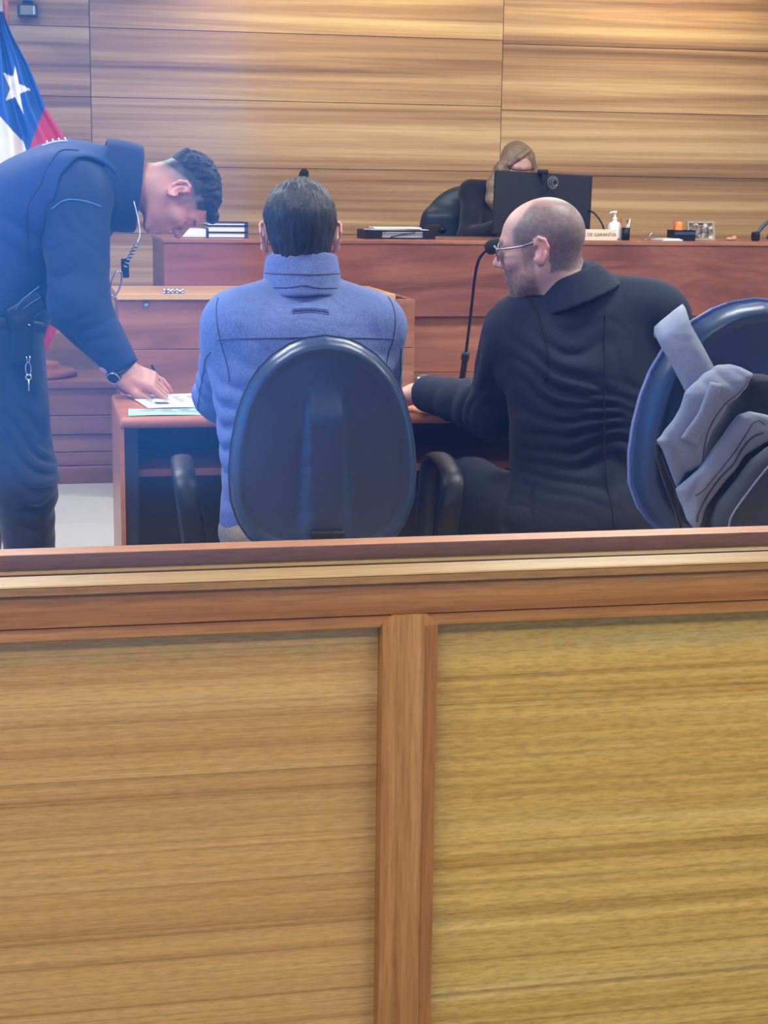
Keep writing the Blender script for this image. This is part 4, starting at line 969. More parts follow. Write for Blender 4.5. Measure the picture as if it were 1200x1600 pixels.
def j_hair(p):
    q = ((p - HJ.astype(f4)) @ RJ) / SJ; ax = q.copy(); ax[:, 0] = np.abs(ax[:, 0])
    d = ell(q, (0, -.02, .04), (.088, .107, .098))
    d = smin(d, chain(q, [(.05, .02, .07), (.098, .01, -.01), (.140, .02, -.10), (.150, .05, -.18), (.125, .06, -.25)], [.03, .036, .036, .03, .014], .03), .04)
    d = smin(d, chain(q, [(-.05, .02, .07), (-.092, .0, -.02), (-.10, .02, -.14), (-.09, .05, -.22)], [.03, .034, .032, .014], .03), .04)
    d = smin(d, chain(q, [(-.03, .06, .115), (.03, .085, .085), (.075, .06, .035)], [.014, .014, .014], .02), .015)
    d = smin(d, ell(q, (0, -.07, -.09), (.09, .05, .13)), .04)
    d = smax(d, -ell(q, (-.008, .125, -.02), (.054, .07, .09)), .01)
    return (d - .003 * vnoise((q * V3(70, 70, 12)).astype(f4))) * SJ
sdf_obj('hair', j_hair, (2.28, 8.4, 1.08), (2.72, 8.85, 1.62), .004, M['hair_blond'], jd)
tube('glasses', HJ + (spline([(-.075, .07, .012), (-.05, .1, .014), (0, .106, .014), (.05, .1, .014), (.075, .07, .012)], 20) * SJ) @ np.array(RJ, float).T, .003, M['black_plastic'], jd, n=6)
jc = thing('judge_chair', 'dark green-grey chair back beside the woman behind the bench', 'chair', (2.35, 8.95, .455))
def jcf(p): return rbox(p, (2.33, 8.97, 1.0), (.26, .04, .2), .038, frame((0, 1, .12), (0, -.12, 1)))
sdf_obj('backrest', lambda p: smin(jcf(p), ell(p, (2.33, 8.98, 1.05), (.275, .055, .29)), .05), (2.0, 8.85, .7), (2.65, 9.1, 1.36), .009, plain('green_grey_leather', (40, 56, 62), .45), jc)
box('seat', (2.12, 8.55, .88), (2.6, 8.93, .93), M['black_plastic'], jc, bev=.02); lathe('pedestal', [(.0, 0), (.25, .0), (.25, .03), (.05, .06), (.035, .1), (.035, .425), (0, .426)], (2.36, 8.75, .455), M['black_plastic'], jc)
tube('armrest', spline([(2.11, 8.9, .92), (2.08, 8.9, 1.08), (2.09, 8.75, 1.11), (2.1, 8.62, 1.1)], 16), .02, M['black_plastic'], jc)

# ------------------------------------------------------------------ on the bench
ZB = 1.0765
mo = thing('computer_monitor', 'wide black computer monitor seen from behind, in front of the woman', 'monitor', (2.48, 8.05, ZB))
Mm = Matrix.Translation((2.47, 8.05, 1.235)) @ Matrix.Rotation(math.radians(2.5), 4, 'Y') @ Matrix.Rotation(math.radians(-5), 4, 'X')
v, f = boxvf((-.253, -.012, -.15), (.253, .012, .163), .006); mesh('screen_housing', xf(v, Mm), f, M['black_plastic'], mo, False)
v, f = boxvf((-.12, -.03, -.12), (.12, -.0125, .0), .012); mesh('rear_bulge', xf(v, Mm), f, M['black_plastic'], mo, False)
tube('stand_neck', [(2.47, 8.10, ZB + .012), (2.47, 8.10, 1.2)], .022, M['black_plastic'], mo)
lathe('stand_base', [(0, 0), (.11, 0), (.11, .008), (.03, .014), (0, .014)], (2.47, 8.10, ZB), M['black_plastic'], mo)
wc = thing('webcam', 'small black webcam clipped on top of the monitor', 'webcam', (2.44, 8.05, 1.39))
v, f = boxvf((2.44, 8.025, 1.392), (2.49, 8.06, 1.414), .007); mesh('webcam_body', v, f, M['black_plastic'], wc)
box('clip', (2.455, 8.02, 1.36), (2.475, 8.031, 1.393), M['black_plastic'], wc, bev=.002)
a = np.linspace(0, 2 * np.pi, 24, endpoint=False)
for k in range(3): tube('cable_coil', np.stack([2.51 + (.026 - .006 * k) * np.cos(a) + .004 * k, np.full(24, 8.012 - .004 * k), 1.352 + (.03 - .007 * k) * np.sin(a)], 1), .0022, M['steel'], wc, n=6, closed=True)
tube('cable', spline([(2.465, 8.02, 1.36), (2.47, 8.01, 1.30), (2.50, 8.01, 1.32)], 14), .002, M['black_plastic'], wc, n=6)
mc = thing('monitor_cable', 'thin dark cable curving down beside the right edge of the monitor', 'cable', (2.74, 8.0, ZB))
tube('lead', spline([(2.70, 8.05, 1.22), (2.73, 8.0, 1.20), (2.765, 7.97, 1.14), (2.765, 7.96, ZB + .005), (2.70, 8.0, ZB + .004)], 30), .0045, M['black_plastic'], mc, n=8)
# name plate
npz = thing('name_plate', "pale name plate reading JUEZ DE GARANTIA on the bench", 'name plate', (2.71, 7.66, ZB))
Mn = Matrix.Translation((2.71 - .085, 7.66, ZB)) @ Matrix.Rotation(math.radians(-12), 4, 'X')
plate = plain('name_plate_cream', (206, 186, 160), .5, var=.05)
v, f = boxvf((-.105, -.004, .001), (.105, .004, .056), .002); mesh('plate', xf(v, Mn), f, plate, npz)
v, f = boxvf((-.105, .0, .0), (.105, .05, .005), .001); mesh('foot', xf(v, Matrix.Translation((2.625, 7.66, ZB + .0005))), f, plate, npz)
cu = bpy.data.curves.new('txt', 'FONT'); cu.body = 'JUEZ DE GARANTIA'; cu.size = .0225; cu.align_x = 'CENTER'; cu.align_y = 'CENTER'; cu.extrude = .0006
to = bpy.data.objects.new('txt', cu); COL.objects.link(to); bpy.context.view_layer.update()
me = bpy.data.meshes.new_from_object(to.evaluated_get(bpy.context.evaluated_depsgraph_get())); bpy.data.objects.remove(to)
me.transform(Matrix.Translation(Vector((-2.71, -7.66, -ZB))) @ Mn @ Matrix.Translation((0, -.0048, .029)) @ Matrix.Rotation(math.pi / 2, 4, 'X')); me.materials.clear()
link_mesh('lettering', me, M['ink'], npz)
# hand sanitiser
sn = thing('sanitiser_bottle', 'white pump bottle of hand sanitiser behind the name plate', 'bottle', (2.80, 7.9, ZB))
lathe('bottle_body', [(0, 0), (.032, .001), (.033, .01), (.033, .07), (.028, .082), (.012, .088), (.012, .094), (0, .094)], (2.80, 7.9, ZB), M['white_plastic'], sn)
lathe('pump', [(.0, .094), (.011, .094), (.011, .108), (.005, .11), (.005, .128), (.009, .129), (.01, .14), (0, .141)], (2.80, 7.9, ZB), M['white_plastic'], sn)
tube('spout', [(2.80, 7.9, ZB + .134), (2.782, 7.9, ZB + .134), (2.772, 7.9, ZB + .128)], .0045, M['white_plastic'], sn, n=8)
# pen cup
pc = thing('pen_cup', 'small dark cup holding pens right of the name plate', 'cup', (2.845, 7.86, ZB))
lathe('cup', [(0, 0), (.02, .0), (.021, .06), (.019, .06), (.018, .006), (0, .006)], (2.845, 7.86, ZB), M['black_plastic'], pc, n=18)
red = plain('red_plastic', (190, 50, 40), .4)
for k, (dx, dy, lean, m, lb) in enumerate([(-.006, 0, -.02, red, 'red'), (.006, .004, .014, M['white_plastic'], 'white'), (.0, -.007, .004, M['steel'], 'silver')]):
    t = thing('cup_pen', lb + ' pen standing in the dark pen cup', 'pen', (2.845 + dx, 7.86 + dy, ZB + .008))
    tube('barrel', [(2.845 + dx, 7.86 + dy, ZB + .008), (2.845 + dx + lean, 7.86 + dy, ZB + .095)], .0038, m, t, n=8)
    tube('cap_end', [(2.845 + dx + lean * 1.02, 7.86 + dy, ZB + .0955), (2.845 + dx + lean * 1.1, 7.86 + dy, ZB + .104)], [.0038, .002], m, t, n=8)
# small silver clip, paper sheet
cp = thing('desk_clip', 'tiny silver wire clip standing on the bench right of the pen cup', 'clip', (2.98, 7.85, ZB))
tube('wire', spline([(2.965, 7.85, ZB + .002), (2.968, 7.85, ZB + .025), (2.98, 7.85, ZB + .035), (2.99, 7.85, ZB + .02), (2.992, 7.85, ZB + .002)], 20), .0025, M['chrome'], cp, n=6)
lathe('clip_base', [(0, 0), (.014, .0), (.012, .006), (0, .008)], (2.945, 7.85, ZB), M['steel'], cp, n=12)
ps = thing('paper_stack', 'thin pad of white paper between the clip and the black box', 'paper', (3.04, 7.8, ZB))
v, f = boxvf((2.985, 7.72, ZB + .0005), (3.09, 7.88, ZB + .008), .001); mesh('sheets', v, f, M['paper'], ps)
v, f = boxvf((3.0, 7.74, ZB + .0085), (3.085, 7.86, ZB + .0115), .001); mesh('top_sheet', v, f, M['paper'], ps)
bk = thing('desk_box', 'small black open box on the bench holding an orange object', 'box', (3.13, 7.82, ZB))
v, f = joinvf([boxvf((3.065, 7.77, ZB), (3.175, 7.775, ZB + .052)), boxvf((3.065, 7.865, ZB), (3.175, 7.87, ZB + .052)), boxvf((3.065, 7.775, ZB), (3.07, 7.865, ZB + .052)), boxvf((3.17, 7.775, ZB), (3.175, 7.865, ZB + .052)), boxvf((3.07, 7.775, ZB), (3.17, 7.865, ZB + .004))])
mesh('tray', v, f, M['black_plastic'], bk); v, f = boxvf((3.066, 7.7675, ZB + .03), (3.174, 7.7698, ZB + .044)); mesh('label_strip', v, f, M['gun_plastic'], bk)
oc = thing('orange_ornament', 'small orange ornament poking out of the black box on the bench', 'ornament', (3.10, 7.82, ZB + .005))
org = plain('orange_glaze', (240, 140, 60), .35)
sdf_obj('figure', lambda p: smin(ell(p, (3.105, 7.82, ZB + .045), (.022, .02, .04)), ell(p, (3.108, 7.82, ZB + .078), (.017, .016, .017)), .012), (3.06, 7.78, ZB), (3.15, 7.86, ZB + .12), .004, org, oc)
tube('red_stick', [(3.082, 7.82, ZB + .006), (3.079, 7.82, ZB + .10)], .004, red, oc, n=8)
pfm = thing('photo_frame', 'tilted photo frame with a dark grey picture on the bench', 'photo frame', (3.235, 7.84, ZB))
Mf = Matrix.Translation((3.235, 7.84, ZB)) @ Matrix.Rotation(math.radians(-14), 4, 'X')
fr_m = plain('pewter_frame', (150, 132, 112), .4)
v, f = joinvf([boxvf((-.072, -.006, 0), (.072, .006, .010)), boxvf((-.072, -.006, .086), (.072, .006, .097)), boxvf((-.072, -.006, .010), (-.062, .006, .086)), boxvf((.062, -.006, .010), (.072, .006, .086))])
mesh('frame', xf(v, Mf), f, fr_m, pfm)
def picm():
    nt = NT('grey_picture'); tc = nt.add('ShaderNodeTexCoord'); n = nt.add('ShaderNodeTexNoise'); n.inputs['Scale'].default_value = 38; n.inputs['Detail'].default_value = 3; nt.link(tc.outputs['Object'], n.inputs[0])
    nt.link(ramp(nt, n.outputs['Fac'], [(.38, s2l((44, 38, 38))), (.52, s2l((120, 106, 96))), (.62, s2l((206, 196, 184)))]), nt.b.inputs['Base Color']); nt.b.inputs['Roughness'].default_value = .4; return nt.m
v, f = boxvf((-.062, -.003, .010), (.062, .003, .086)); mesh('picture', xf(v, Mf), f, picm(), pfm)
v, f = boxvf((-.012, .0, .0), (.012, .004, .085)); mesh('easel_back', xf(v, Matrix.Translation((3.235, 7.876, ZB)) @ Matrix.Rotation(math.radians(14), 4, 'X')), f, M['black_plastic'], pfm)
sm_ = thing('trinket', 'tiny pinkish trinket right of the photo frame', 'ornament', (3.40, 7.85, ZB))
sdf_obj('trinket_body', lambda p: smin(ell(p, (3.39, 7.85, ZB + .009), (.02, .012, .009)), ell(p, (3.415, 7.85, ZB + .013), (.012, .012, .013)), .008), (3.35, 7.82, ZB - .005), (3.45, 7.88, ZB + .04), .003, plain('pink_clay', (200, 150, 128), .6), sm_)
hp = thing('headphones', 'dark curved band with ear pads at the right end of the bench', 'headphones', (3.6, 7.85, ZB))
tube('band', spline([(3.525, 7.85, ZB + .012), (3.55, 7.85, ZB + .055), (3.60, 7.85, ZB + .10), (3.66, 7.85, ZB + .11), (3.72, 7.85, ZB + .07), (3.735, 7.85, ZB + .012)], 30), .009, M['gun_plastic'], hp, n=10)
for x in (3.528, 3.732): mesh('ear_pad', *boxvf((x - .014, 7.82, ZB), (x + .014, 7.88, ZB + .045), .010), M['black_plastic'], hp)
tube('inner_band', spline([(3.60, 7.87, ZB + .01), (3.62, 7.87, ZB + .05), (3.655, 7.87, ZB + .085)], 16), .008, M['gun_plastic'], hp, n=10)
# binders
lab = ['bottom of the white binders stacked behind the officer', 'middle one of the white binders stacked behind the officer', 'thin top one of the white binders stacked behind the officer']
z = ZB
for k, h in enumerate((.026, .030, .017)):
    t = thing('binder', lab[k], 'binder', (.87, 7.9, z), group='white binders on the bench')
    v, f = joinvf([boxvf((.775, 7.78, z + .0005), (.962, 8.02, z + .003)), boxvf((.775, 7.78, z + h - .003), (.962, 8.02, z + h - .0005))]); mesh('cover', v, f, M['black_plastic'], t)
    box('paper_block', (.778, 7.785, z + .0032), (.945, 8.015, z + h - .0032), M['paper'], t); box('spine', (.9452, 7.782, z + .0032), (.962, 8.018, z + h - .0032), M['gun_plastic'], t)
    z += h
t = thing('binder', 'white binder lying alone left of the binder stack, under the face of the officer', 'binder', (.70, 7.9, ZB), group='white binders on the bench')
box('cover', (.645, 7.78, ZB + .0005), (.768, 8.0, ZB + .003), M['black_plastic'], t); box('paper_block', (.645, 7.785, ZB + .0032), (.765, 7.995, ZB + .04), M['paper'], t); box('spine', (.7652, 7.782, ZB + .0032), (.772, 7.998, ZB + .046), M['gun_plastic'], t)
# letter tray with papers
tr = thing('letter_tray', 'black letter tray heaped with papers left of the dark chair', 'tray', (1.68, 7.9, ZB))
v, f = joinvf([boxvf((1.52, 7.78, ZB), (1.86, 8.0, ZB + .004)), boxvf((1.52, 7.78, ZB + .004), (1.60, 7.79, ZB + .042)), boxvf((1.52, 7.99, ZB + .004), (1.86, 8.0, ZB + .042)), boxvf((1.52, 7.79, ZB + .004), (1.526, 7.99, ZB + .042)), boxvf((1.854, 7.79, ZB + .004), (1.86, 7.99, ZB + .042)), boxvf((1.60, 7.78, ZB + .034), (1.86, 7.79, ZB + .042)), boxvf((1.80, 7.78, ZB + .004), (1.86, 7.79, ZB + .034))])
mesh('tray_frame', v, f, M['black_plastic'], tr)
pa = thing('papers', 'loose white papers piled in the black letter tray', 'paper', (1.68, 7.9, ZB + .005))
for k, (x0, x1, z0, z1, rz) in enumerate([(1.54, 1.84, .006, .032, 0), (1.55, 1.83, .034, .044, 2), (1.57, 1.80, .046, .054, -3)]):
    c = (x0 + x1) / 2; v, f = boxvf((x0 - c, -.09, ZB + z0), (x1 - c, .09, ZB + z1), .002); mesh('sheaf', xf(v, Matrix.Translation((c, 7.89, 0)) @ Matrix.Rotation(math.radians(rz), 4, 'Z')), f, M['paper'], pa)
tube('tie', spline([(1.64, 7.777, ZB + .008), (1.70, 7.776, ZB + .022), (1.76, 7.777, ZB + .03)], 10), .003, M['black_plastic'], tr, n=6)
# bench microphone, gooseneck hidden behind the seated man's head
def gooseneck(label, base, pts, head_dir, foam_r, foam_l):
    t = thing('gooseneck_microphone', label, 'microphone', base)
    bx, by, bz = base
    lathe('base', [(0, .0), (.045, .0), (.045, .012), (.036, .02), (.012, .024), (0, .024)], base, M['black_plastic'], t)
    P = spline(pts, 40); k = len(P); r = np.where(np.arange(k) < k * .22, .0085, .0042); tube('gooseneck', P, r, M['black_plastic'], t, n=10)
    d = np.array(head_dir, float); d /= np.linalg.norm(d); e = P[-1]
    tube('foam_head', [e - d * foam_l * .1, e, e + d * foam_l * .2, e + d * foam_l * .6, e + d * foam_l * .9, e + d * foam_l], [foam_r * .5, foam_r * .8, foam_r, foam_r, foam_r * .75, foam_r * .2], M['foam'], t, n=16)
    return t
gooseneck("black microphone tip showing above the seated man's dark hair", (1.25, 7.95, ZB), [(1.25, 7.95, ZB + .02), (1.25, 7.95, 1.2), (1.246, 7.94, 1.30), (1.24, 7.93, 1.345)], (.25, -.1, 1), .023, .055)
gm = gooseneck('black gooseneck microphone on the desk in front of the bearded man', (1.125, 4.38, .75), [(1.125, 4.38, .765), (1.135, 4.37, .86), (1.145, 4.36, .98), (1.152, 4.35, 1.08), (1.160, 4.34, 1.125), (1.178, 4.33, 1.15)], (.9, -.1, .42), .0195, .045)
tube('collar_ring', [(1.1335, 4.3715, .848), (1.1365, 4.3695, .872)], .0115, M['black_plastic'], gm, n=12)
# ------------------------------------------------------------------ papers on the desk
def sheet(label, nm, corners, mat, lift, prints):
    c = np.array(corners, float); t = thing(nm, label, 'paper', (float(c[:, 0].mean()), float(c[:, 1].mean()), .7502 + lift))
    n = 10; V = []; 
    for i in range(n + 1):
        for j in range(n + 1):
            u, w_ = i / n, j / n; p = (1 - u) * ((1 - w_) * c[0] + w_ * c[3]) + u * ((1 - w_) * c[1] + w_ * c[2])
            V.append((p[0], p[1], .7503 + lift + .0015 * (math.sin(u * 5 + w_ * 3) + 1)))
    V = np.array(V); F = [(i * (n + 1) + j, (i + 1) * (n + 1) + j, (i + 1) * (n + 1) + j + 1, i * (n + 1) + j + 1) for i in range(n) for j in range(n)]
    B = V - np.array([0, 0, .0006]); m_ = len(V); F2 = F + [tuple(q + m_ for q in f_[::-1]) for f_ in F]
    rim = [i * (n + 1) for i in range(n + 1)] + [n * (n + 1) + j for j in range(1, n + 1)] + [i * (n + 1) + n for i in range(n - 1, -1, -1)] + [j for j in range(n - 1, 0, -1)]
    F2 += [(rim[k], rim[(k + 1) % len(rim)], rim[(k + 1) % len(rim)] + m_, rim[k] + m_) for k in range(len(rim))]
    s = mesh('sheet', np.concatenate([V, B]), F2, mat, t)
    for (u0, u1, w0, w1) in prints:
        q = [];
        for (u, w_) in ((u0, w0), (u1, w0), (u1, w1), (u0, w1)):
            p = (1 - u) * ((1 - w_) * c[0] + w_ * c[3]) + u * ((1 - w_) * c[1] + w_ * c[2]); q.append((p[0], p[1], .7503 + lift + .0015 * (math.sin(u * 5 + w_ * 3) + 1) + .0011))
        mesh('print', q, [(0, 1, 2, 3)], M['ink'], s)
rnd = random.Random(4); pr1 = []
for k in range(9):
    w0 = .12 + .085 * k
    for j in range(5):
        if k < 4 and j < 2: continue
        u0 = .42 + .11 * j if k < 4 else .1 + .17 * j; pr1.append((u0, min(.97, u0 + .05 + .08 * rnd.random()), w0, w0 + .02))
pr1 += [(.12, .32, .20, .205), (.12, .32, .40, .405), (.12, .125, .2, .4), (.315, .32, .2, .4), (.15, .29, .24, .36), (.80, .85, .1, .98)]
sheet('white printed form under the writing hand of the officer', 'document', [(.262, 4.20), (.50, 4.19), (.47, 4.50), (.222, 4.48)], M['paper'], .0, pr1)
sheet('pale mint-green paper at the near edge of the desk', 'document', [(.205, 4.06), (.47, 4.055), (.475, 4.185), (.212, 4.19)], M['mint'], .0, [(.15 + .16 * i, .26 + .16 * i, .80, .84) for i in range(5)] + [(.1 + .2 * i, .26 + .2 * i, .60, .63) for i in range(4)] + [(.1, .8, .4, .415)])
# ------------------------------------------------------------------ flag on its stand, left
fg = thing('flag_stand', 'draped blue, white and red flag with a white star on a pole at the left', 'flag', (-.10, 7.68, .455))
lathe('stand_base', [(0, 0), (.235, 0), (.24, .012), (.225, .03), (.17, .034), (.165, .05), (.15, .066), (.05, .075), (.03, .1), (0, .1)], (-.08, 7.68, .455), M['turned_wood'], fg, n=40)
tube('pole', [(-.08, 7.70, .54), (-.115, 7.70, 2.25)], .013, M['turned_wood'], fg, n=14)
lathe('finial', [(0, 0), (.02, .005), (.016, .02), (.026, .05), (.0, .1)], (-.115, 7.70, 2.25), M['ledge_wood'], fg)
zr = np.array([2.10, 2.0413, 1.9484, 1.8284, 1.6524, 1.5161, 1.2793, .9959, .7665, .6945, .5789]); xr = np.array([-.125, -.1216, -.0836, -.0187, .051, .1393, .1899, .1693, .105, .07, .008])
nu, nv = 200, 300; U, Vv = np.meshgrid(np.linspace(0, 1, nu), np.linspace(0, 1, nv), indexing='ij')
Zz = 2.10 - Vv * 1.50; XR = np.interp(-Zz, -zr, xr); XL = np.interp(-Zz, -zr, [-.15, -.17, -.21, -.26, -.31, -.34, -.36, -.34, -.28, -.24, -.2])
Xx = XL + (XR - XL) * U; amp = .042 * np.clip(Vv * 4, 0, 1); Yy = 7.655 + amp * np.sin(U * 21 + 1.5 * Vv + .6) * (1 - .3 * U) - .05 * np.sin(np.pi * U) * np.clip(Vv * 3, 0, 1) + .012 * np.sin(U * 43 + 4 * Vv)
Zz = Zz - .12 * (Vv > .999) * 0 - .10 * Vv * (np.abs(U - .62))
P2 = np.stack([Xx.ravel(), Zz.ravel()], 1)
def inpoly(P, poly):
    inside = np.zeros(len(P), bool); k = len(poly)
    for i in range(k):
        (x1, z1), (x2, z2) = poly[i], poly[(i + 1) % k]; c = ((z1 > P[:, 1]) != (z2 > P[:, 1])) & (P[:, 0] < (x2 - x1) * (P[:, 1] - z1) / (z2 - z1 + 1e-12) + x1); inside ^= c
    return inside
blue = inpoly(P2, [(-.6, 2.3), (.3, 2.3), (.3, 1.78), (.0453, 1.6468), (-.036, 1.44), (-.0503, 1.4933), (-.0959, 1.5394), (-.149, 1.6016), (-.3, 1.70), (-.6, 1.8)])
redr = inpoly(P2, [(.3, 1.9), (.0453, 1.6468), (-.036, 1.445), (-.038, 1.36), (-.05, .9), (-.02, .3), (.6, .3), (.6, 1.9)]) & ~blue
star = inpoly(P2, [(-0.0766, 1.816), (-0.0624, 1.7402), (-0.0107, 1.7196), (-0.0609, 1.6993), (-0.0479, 1.6146), (-0.0832, 1.6878), (-0.1223, 1.6664), (-0.1014, 1.7229), (-0.1295, 1.7875), (-0.0862, 1.7723)])
hem = P2[:, 1] > 2.045
fc = np.tile(np.array(s2l((222, 218, 206))[:3]), (len(P2), 1)); fc[redr] = s2l((176, 34, 60))[:3]; fc[blue] = s2l((22, 74, 150))[:3]; fc[star | hem] = s2l((232, 230, 220))[:3]
FF = [(i * nv + j, i * nv + j + 1, (i + 1) * nv + j + 1, (i + 1) * nv + j) for i in range(nu - 1) for j in range(nv - 1)]
mesh('flag_cloth', np.stack([Xx.ravel(), Yy.ravel(), Zz.ravel()], 1), FF, attr_mat('flag_cloth', .7, scale=500), fg, True, col=fc)
# ------------------------------------------------------------------ small fixture high on the wall above the flag
wf = thing('wall_fixture', 'small grey box under a white bar high on the wall above the flag', 'fixture', (-.06, 9.88, 2.27))
box('bracket', (-.05, 9.84, 2.24), (.01, 9.893, 2.33), M['gun_plastic'], wf, bev=.004)
v, f = boxvf((-.078, 9.74, 2.226), (.032, 9.84, 2.296), .012); mesh('housing', v, f, M['gun_plastic'], wf); box('front_glass', (-.062, 9.735, 2.236), (.022, 9.741, 2.288), plain('grey_green_lens', (128, 136, 128), .25), wf, bev=.002)
box('end_strip', (.008, 9.733, 2.24), (.016, 9.7355, 2.285), M['white_plastic'], wf)
tube('white_bar', [(-.5, 9.76, 2.345), (.03, 9.76, 2.345)], .03, M['white_plastic'], wf, n=16)
# ------------------------------------------------------------------ backpack hung on the right chair
M['bag_grey'] = fabric('heather_grey_canvas', (140, 148, 168), thread=2600, var=0.14, wr=0.25, wscale=12, sheen=0.05)
M['bag_dark'] = fabric('dark_grey_canvas', (62, 66, 76), thread=1500, var=0.25, wr=0.1, wscale=16)
M['bag_lining'] = fabric('black_lining', (22, 25, 36), thread=1500, wr=0.3, wscale=16)
bp_t = thing('backpack', 'heather-grey canvas backpack hanging by its strap from the right chair', 'backpack', (1.38, 3.05, .60))
PA = [(1.2411, 0.9176), (1.2612, 0.9373), (1.2884, 0.9569), (1.3089, 0.9683), (1.3334, 0.9731), (1.3551, 0.9662), (1.3771, 0.9544), (1.3543, 0.9162), (1.3274, 0.8897), (1.3015, 0.8431), (1.2892, 0.8062), (1.284, 0.7691), (1.2564, 0.7528), (1.2366, 0.7227), (1.2131, 0.7707), (1.2011, 0.8012), (1.1878, 0.8216), (1.2161, 0.8546), (1.2322, 0.8844)]
PH = [(1.2837, 0.9405), (1.3102, 0.9362), (1.2871, 0.8776), (1.2587, 0.8165), (1.2248, 0.8288), (1.259, 0.878)]
PB = [(1.347, 0.8766), (1.3715, 0.8813), (1.4076, 0.8724), (1.4516, 0.8549), (1.5256, 0.8374), (1.5109, 0.8086), (1.4109, 0.8186), (1.366, 0.7925), (1.3295, 0.7461), (1.2898, 0.6929), (1.2738, 0.6593), (1.2605, 0.6427), (1.2416, 0.6671), (1.2333, 0.691), (1.2227, 0.7284), (1.2716, 0.771), (1.3113, 0.8205), (1.3373, 0.8601)]
PC = [(1.4909, 0.8201), (1.43, 0.8212), (1.3985, 0.8135), (1.368, 0.7889), (1.3353, 0.7427), (1.3021, 0.7031), (1.2898, 0.6696), (1.2941, 0.602), (1.40, .575), (1.5554, 0.5915), (1.57, .75)]
PS = [(1.1903, 0.8134), (1.2095, 0.8164), (1.2064, 0.7861), (1.2389, 0.7208), (1.2505, 0.6658), (1.2612, 0.631), (1.2522, 0.6313), (1.2414, 0.6694), (1.2074, 0.7488), (1.1952, 0.7829)]
PD = [(1.3818, 0.9499), (1.4213, 0.9478), (1.4953, 0.92), (1.5494, 0.8311), (1.57, .65), (1.4296, .59), (1.3026, 0.6198), (1.2918, 0.699), (1.295, 0.774), (1.32, 0.8414), (1.3594, 0.9048)]
def psdf(P, poly):
    d = np.full(len(P), 1e9, f4); ins = inpoly(P, poly); k = len(poly)
    for i in range(k):
        a_, b_ = np.array(poly[i], f4), np.array(poly[(i + 1) % k], f4); e = b_ - a_; w_ = P - a_; t_ = np.clip((w_ @ e) / (e @ e + 1e-12), 0, 1); r = w_ - t_[:, None] * e; d = np.minimum(d, (r * r).sum(1))
    return np.where(ins, -1, 1) * np.sqrt(d)
def pillow(poly, y0, th, r, slope=(0, 0), wr=.0, bulge=.0, seed=0):
    def fn(p):
        e = psdf(p[:, [0, 2]], poly); c = np.array(poly).mean(0)
        w_ = p[:, 1] - (y0 + slope[0] * (p[:, 0] - c[0]) + slope[1] * (p[:, 2] - c[1])) + wr * vnoise(p * V3(16, 4, 11) + seed)
        t_ = th + bulge * (1 - np.exp(-np.clip(-e, 0, 1) / .03))
        a_ = e + r; b_ = np.abs(w_) - t_ + r
        return np.minimum(np.maximum(a_, b_), 0) + np.sqrt(np.maximum(a_, 0) ** 2 + np.maximum(b_, 0) ** 2) - r
    return fn
BB = ((1.15, 2.9, .54), (1.62, 3.16, 1.02))
sdf_obj('main_compartment', pillow(PD, 3.085, .02, .015, wr=.006, bulge=.018, seed=1), *BB, .006, M['bag_lining'], bp_t)
fa = pillow(PA, 3.055, .010, .009, (-.1, .05), wr=.024, bulge=.014, seed=3)
fa0 = fa; fa = lambda p: fa0(p) + fold(p, (1.25, 3.03, .80), .075, (1, 0, .45), 75, .008) + fold(p, (1.31, 3.03, .93), .06, (.6, 0, 1), 80, .006)
fl = sdf_obj('side_gusset', fa, *BB, .0038, M['bag_grey'], bp_t)
sdf_obj('grab_handle', pillow(PH, 3.030, .005, .005, (-.1, .1), wr=.012, bulge=.004, seed=3), *BB, .0033, M['bag_grey'], fl)
fb = pillow(PB, 3.022, .012, .010, (-.05, .0), wr=.020, bulge=.016, seed=6)
fb0 = fb; fb = lambda p: fb0(p) + fold(p, (1.27, 3.0, .71), .08, (.75, 0, -.6), 80, .008) + fold(p, (1.38, 3.0, .84), .07, (.4, 0, 1), 75, .007)
pk = sdf_obj('front_flap', fb, *BB, .0038, M['bag_grey'], bp_t)
fcp = pillow(PC, 3.005, .014, .012, (-.03, .0), wr=.006, bulge=.022, seed=9)
fp = sdf_obj('front_pocket', fcp, *BB, .0045, M['bag_dark'], bp_t)
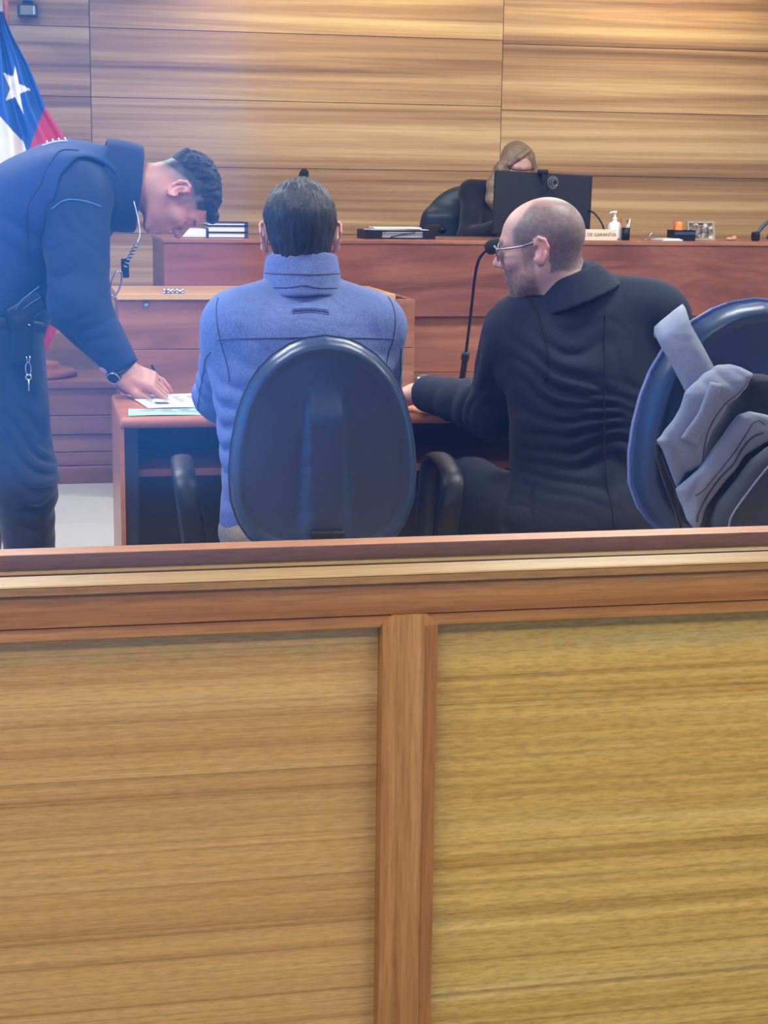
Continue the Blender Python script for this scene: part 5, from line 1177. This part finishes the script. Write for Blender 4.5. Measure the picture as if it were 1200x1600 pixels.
sdf_obj('loose_webbing', pillow(PS, 3.075, .006, .005, wr=.006), *BB, .0035, M['bag_lining'], bp_t)
def edge_line(fn, pts, r, y, mat, parent, nm='piping'):
    p3 = np.array([(x, y, z) for x, z in pts]); return seam(fn, p3, r, 60, nm, parent, mat)
edge_line(fcp, [(1.47, .812), (1.43, .812), (1.3985, .806), (1.372, .783), (1.340, .738), (1.308, .699), (1.297, .668), (1.300, .615)], .0022, 2.95, M['bag_grey'], fp)
edge_line(fb, [(1.40, .862), (1.372, .868), (1.345, .845), (1.31, .795), (1.275, .752), (1.240, .715)], .0013, 2.97, M['bag_dark'], pk)
edge_line(fa, [(1.37, .95), (1.345, .912), (1.318, .882), (1.293, .838), (1.280, .80), (1.276, .775)], .0013, 3.0, M['bag_dark'], fl)
edge_line(fb, [(1.40, .835), (1.36, .812), (1.32, .76), (1.28, .705), (1.262, .665)], .0022, 2.97, M['bag_dark'], pk, 'zip')
sc_ = spline([(1.302, 3.062, .885), (1.283, 3.068, .93), (1.256, 3.085, .985), (1.234, 3.108, 1.032), (1.241, 3.150, 1.056), (1.258, 3.20, 1.052), (1.272, 3.235, 1.03)], 48)
wv = np.array([.77, -.05, .63]) * .036
V = []; tn = np.gradient(sc_, axis=0); tn /= np.linalg.norm(tn, axis=1)[:, None]
for i, c in enumerate(sc_):
    w_ = wv - tn[i] * (wv @ tn[i]); w_ = w_ / np.linalg.norm(w_) * .036; n_ = np.cross(tn[i], w_ / .036) * .003
    V += [c - w_ - n_, c - w_ * .5 - n_ * 1.4, c + w_ * .5 - n_ * 1.4, c + w_ - n_, c + w_ + n_, c + w_ * .5 + n_ * 1.4, c - w_ * .5 + n_ * 1.4, c - w_ + n_]
k = len(sc_); F = [(i * 8 + q, i * 8 + (q + 1) % 8, (i + 1) * 8 + (q + 1) % 8, (i + 1) * 8 + q) for i in range(k - 1) for q in range(8)] + [tuple(range(7, -1, -1)), tuple(range((k - 1) * 8, k * 8))]
mesh('shoulder_strap', V, F, M['bag_grey'], bp_t, True)
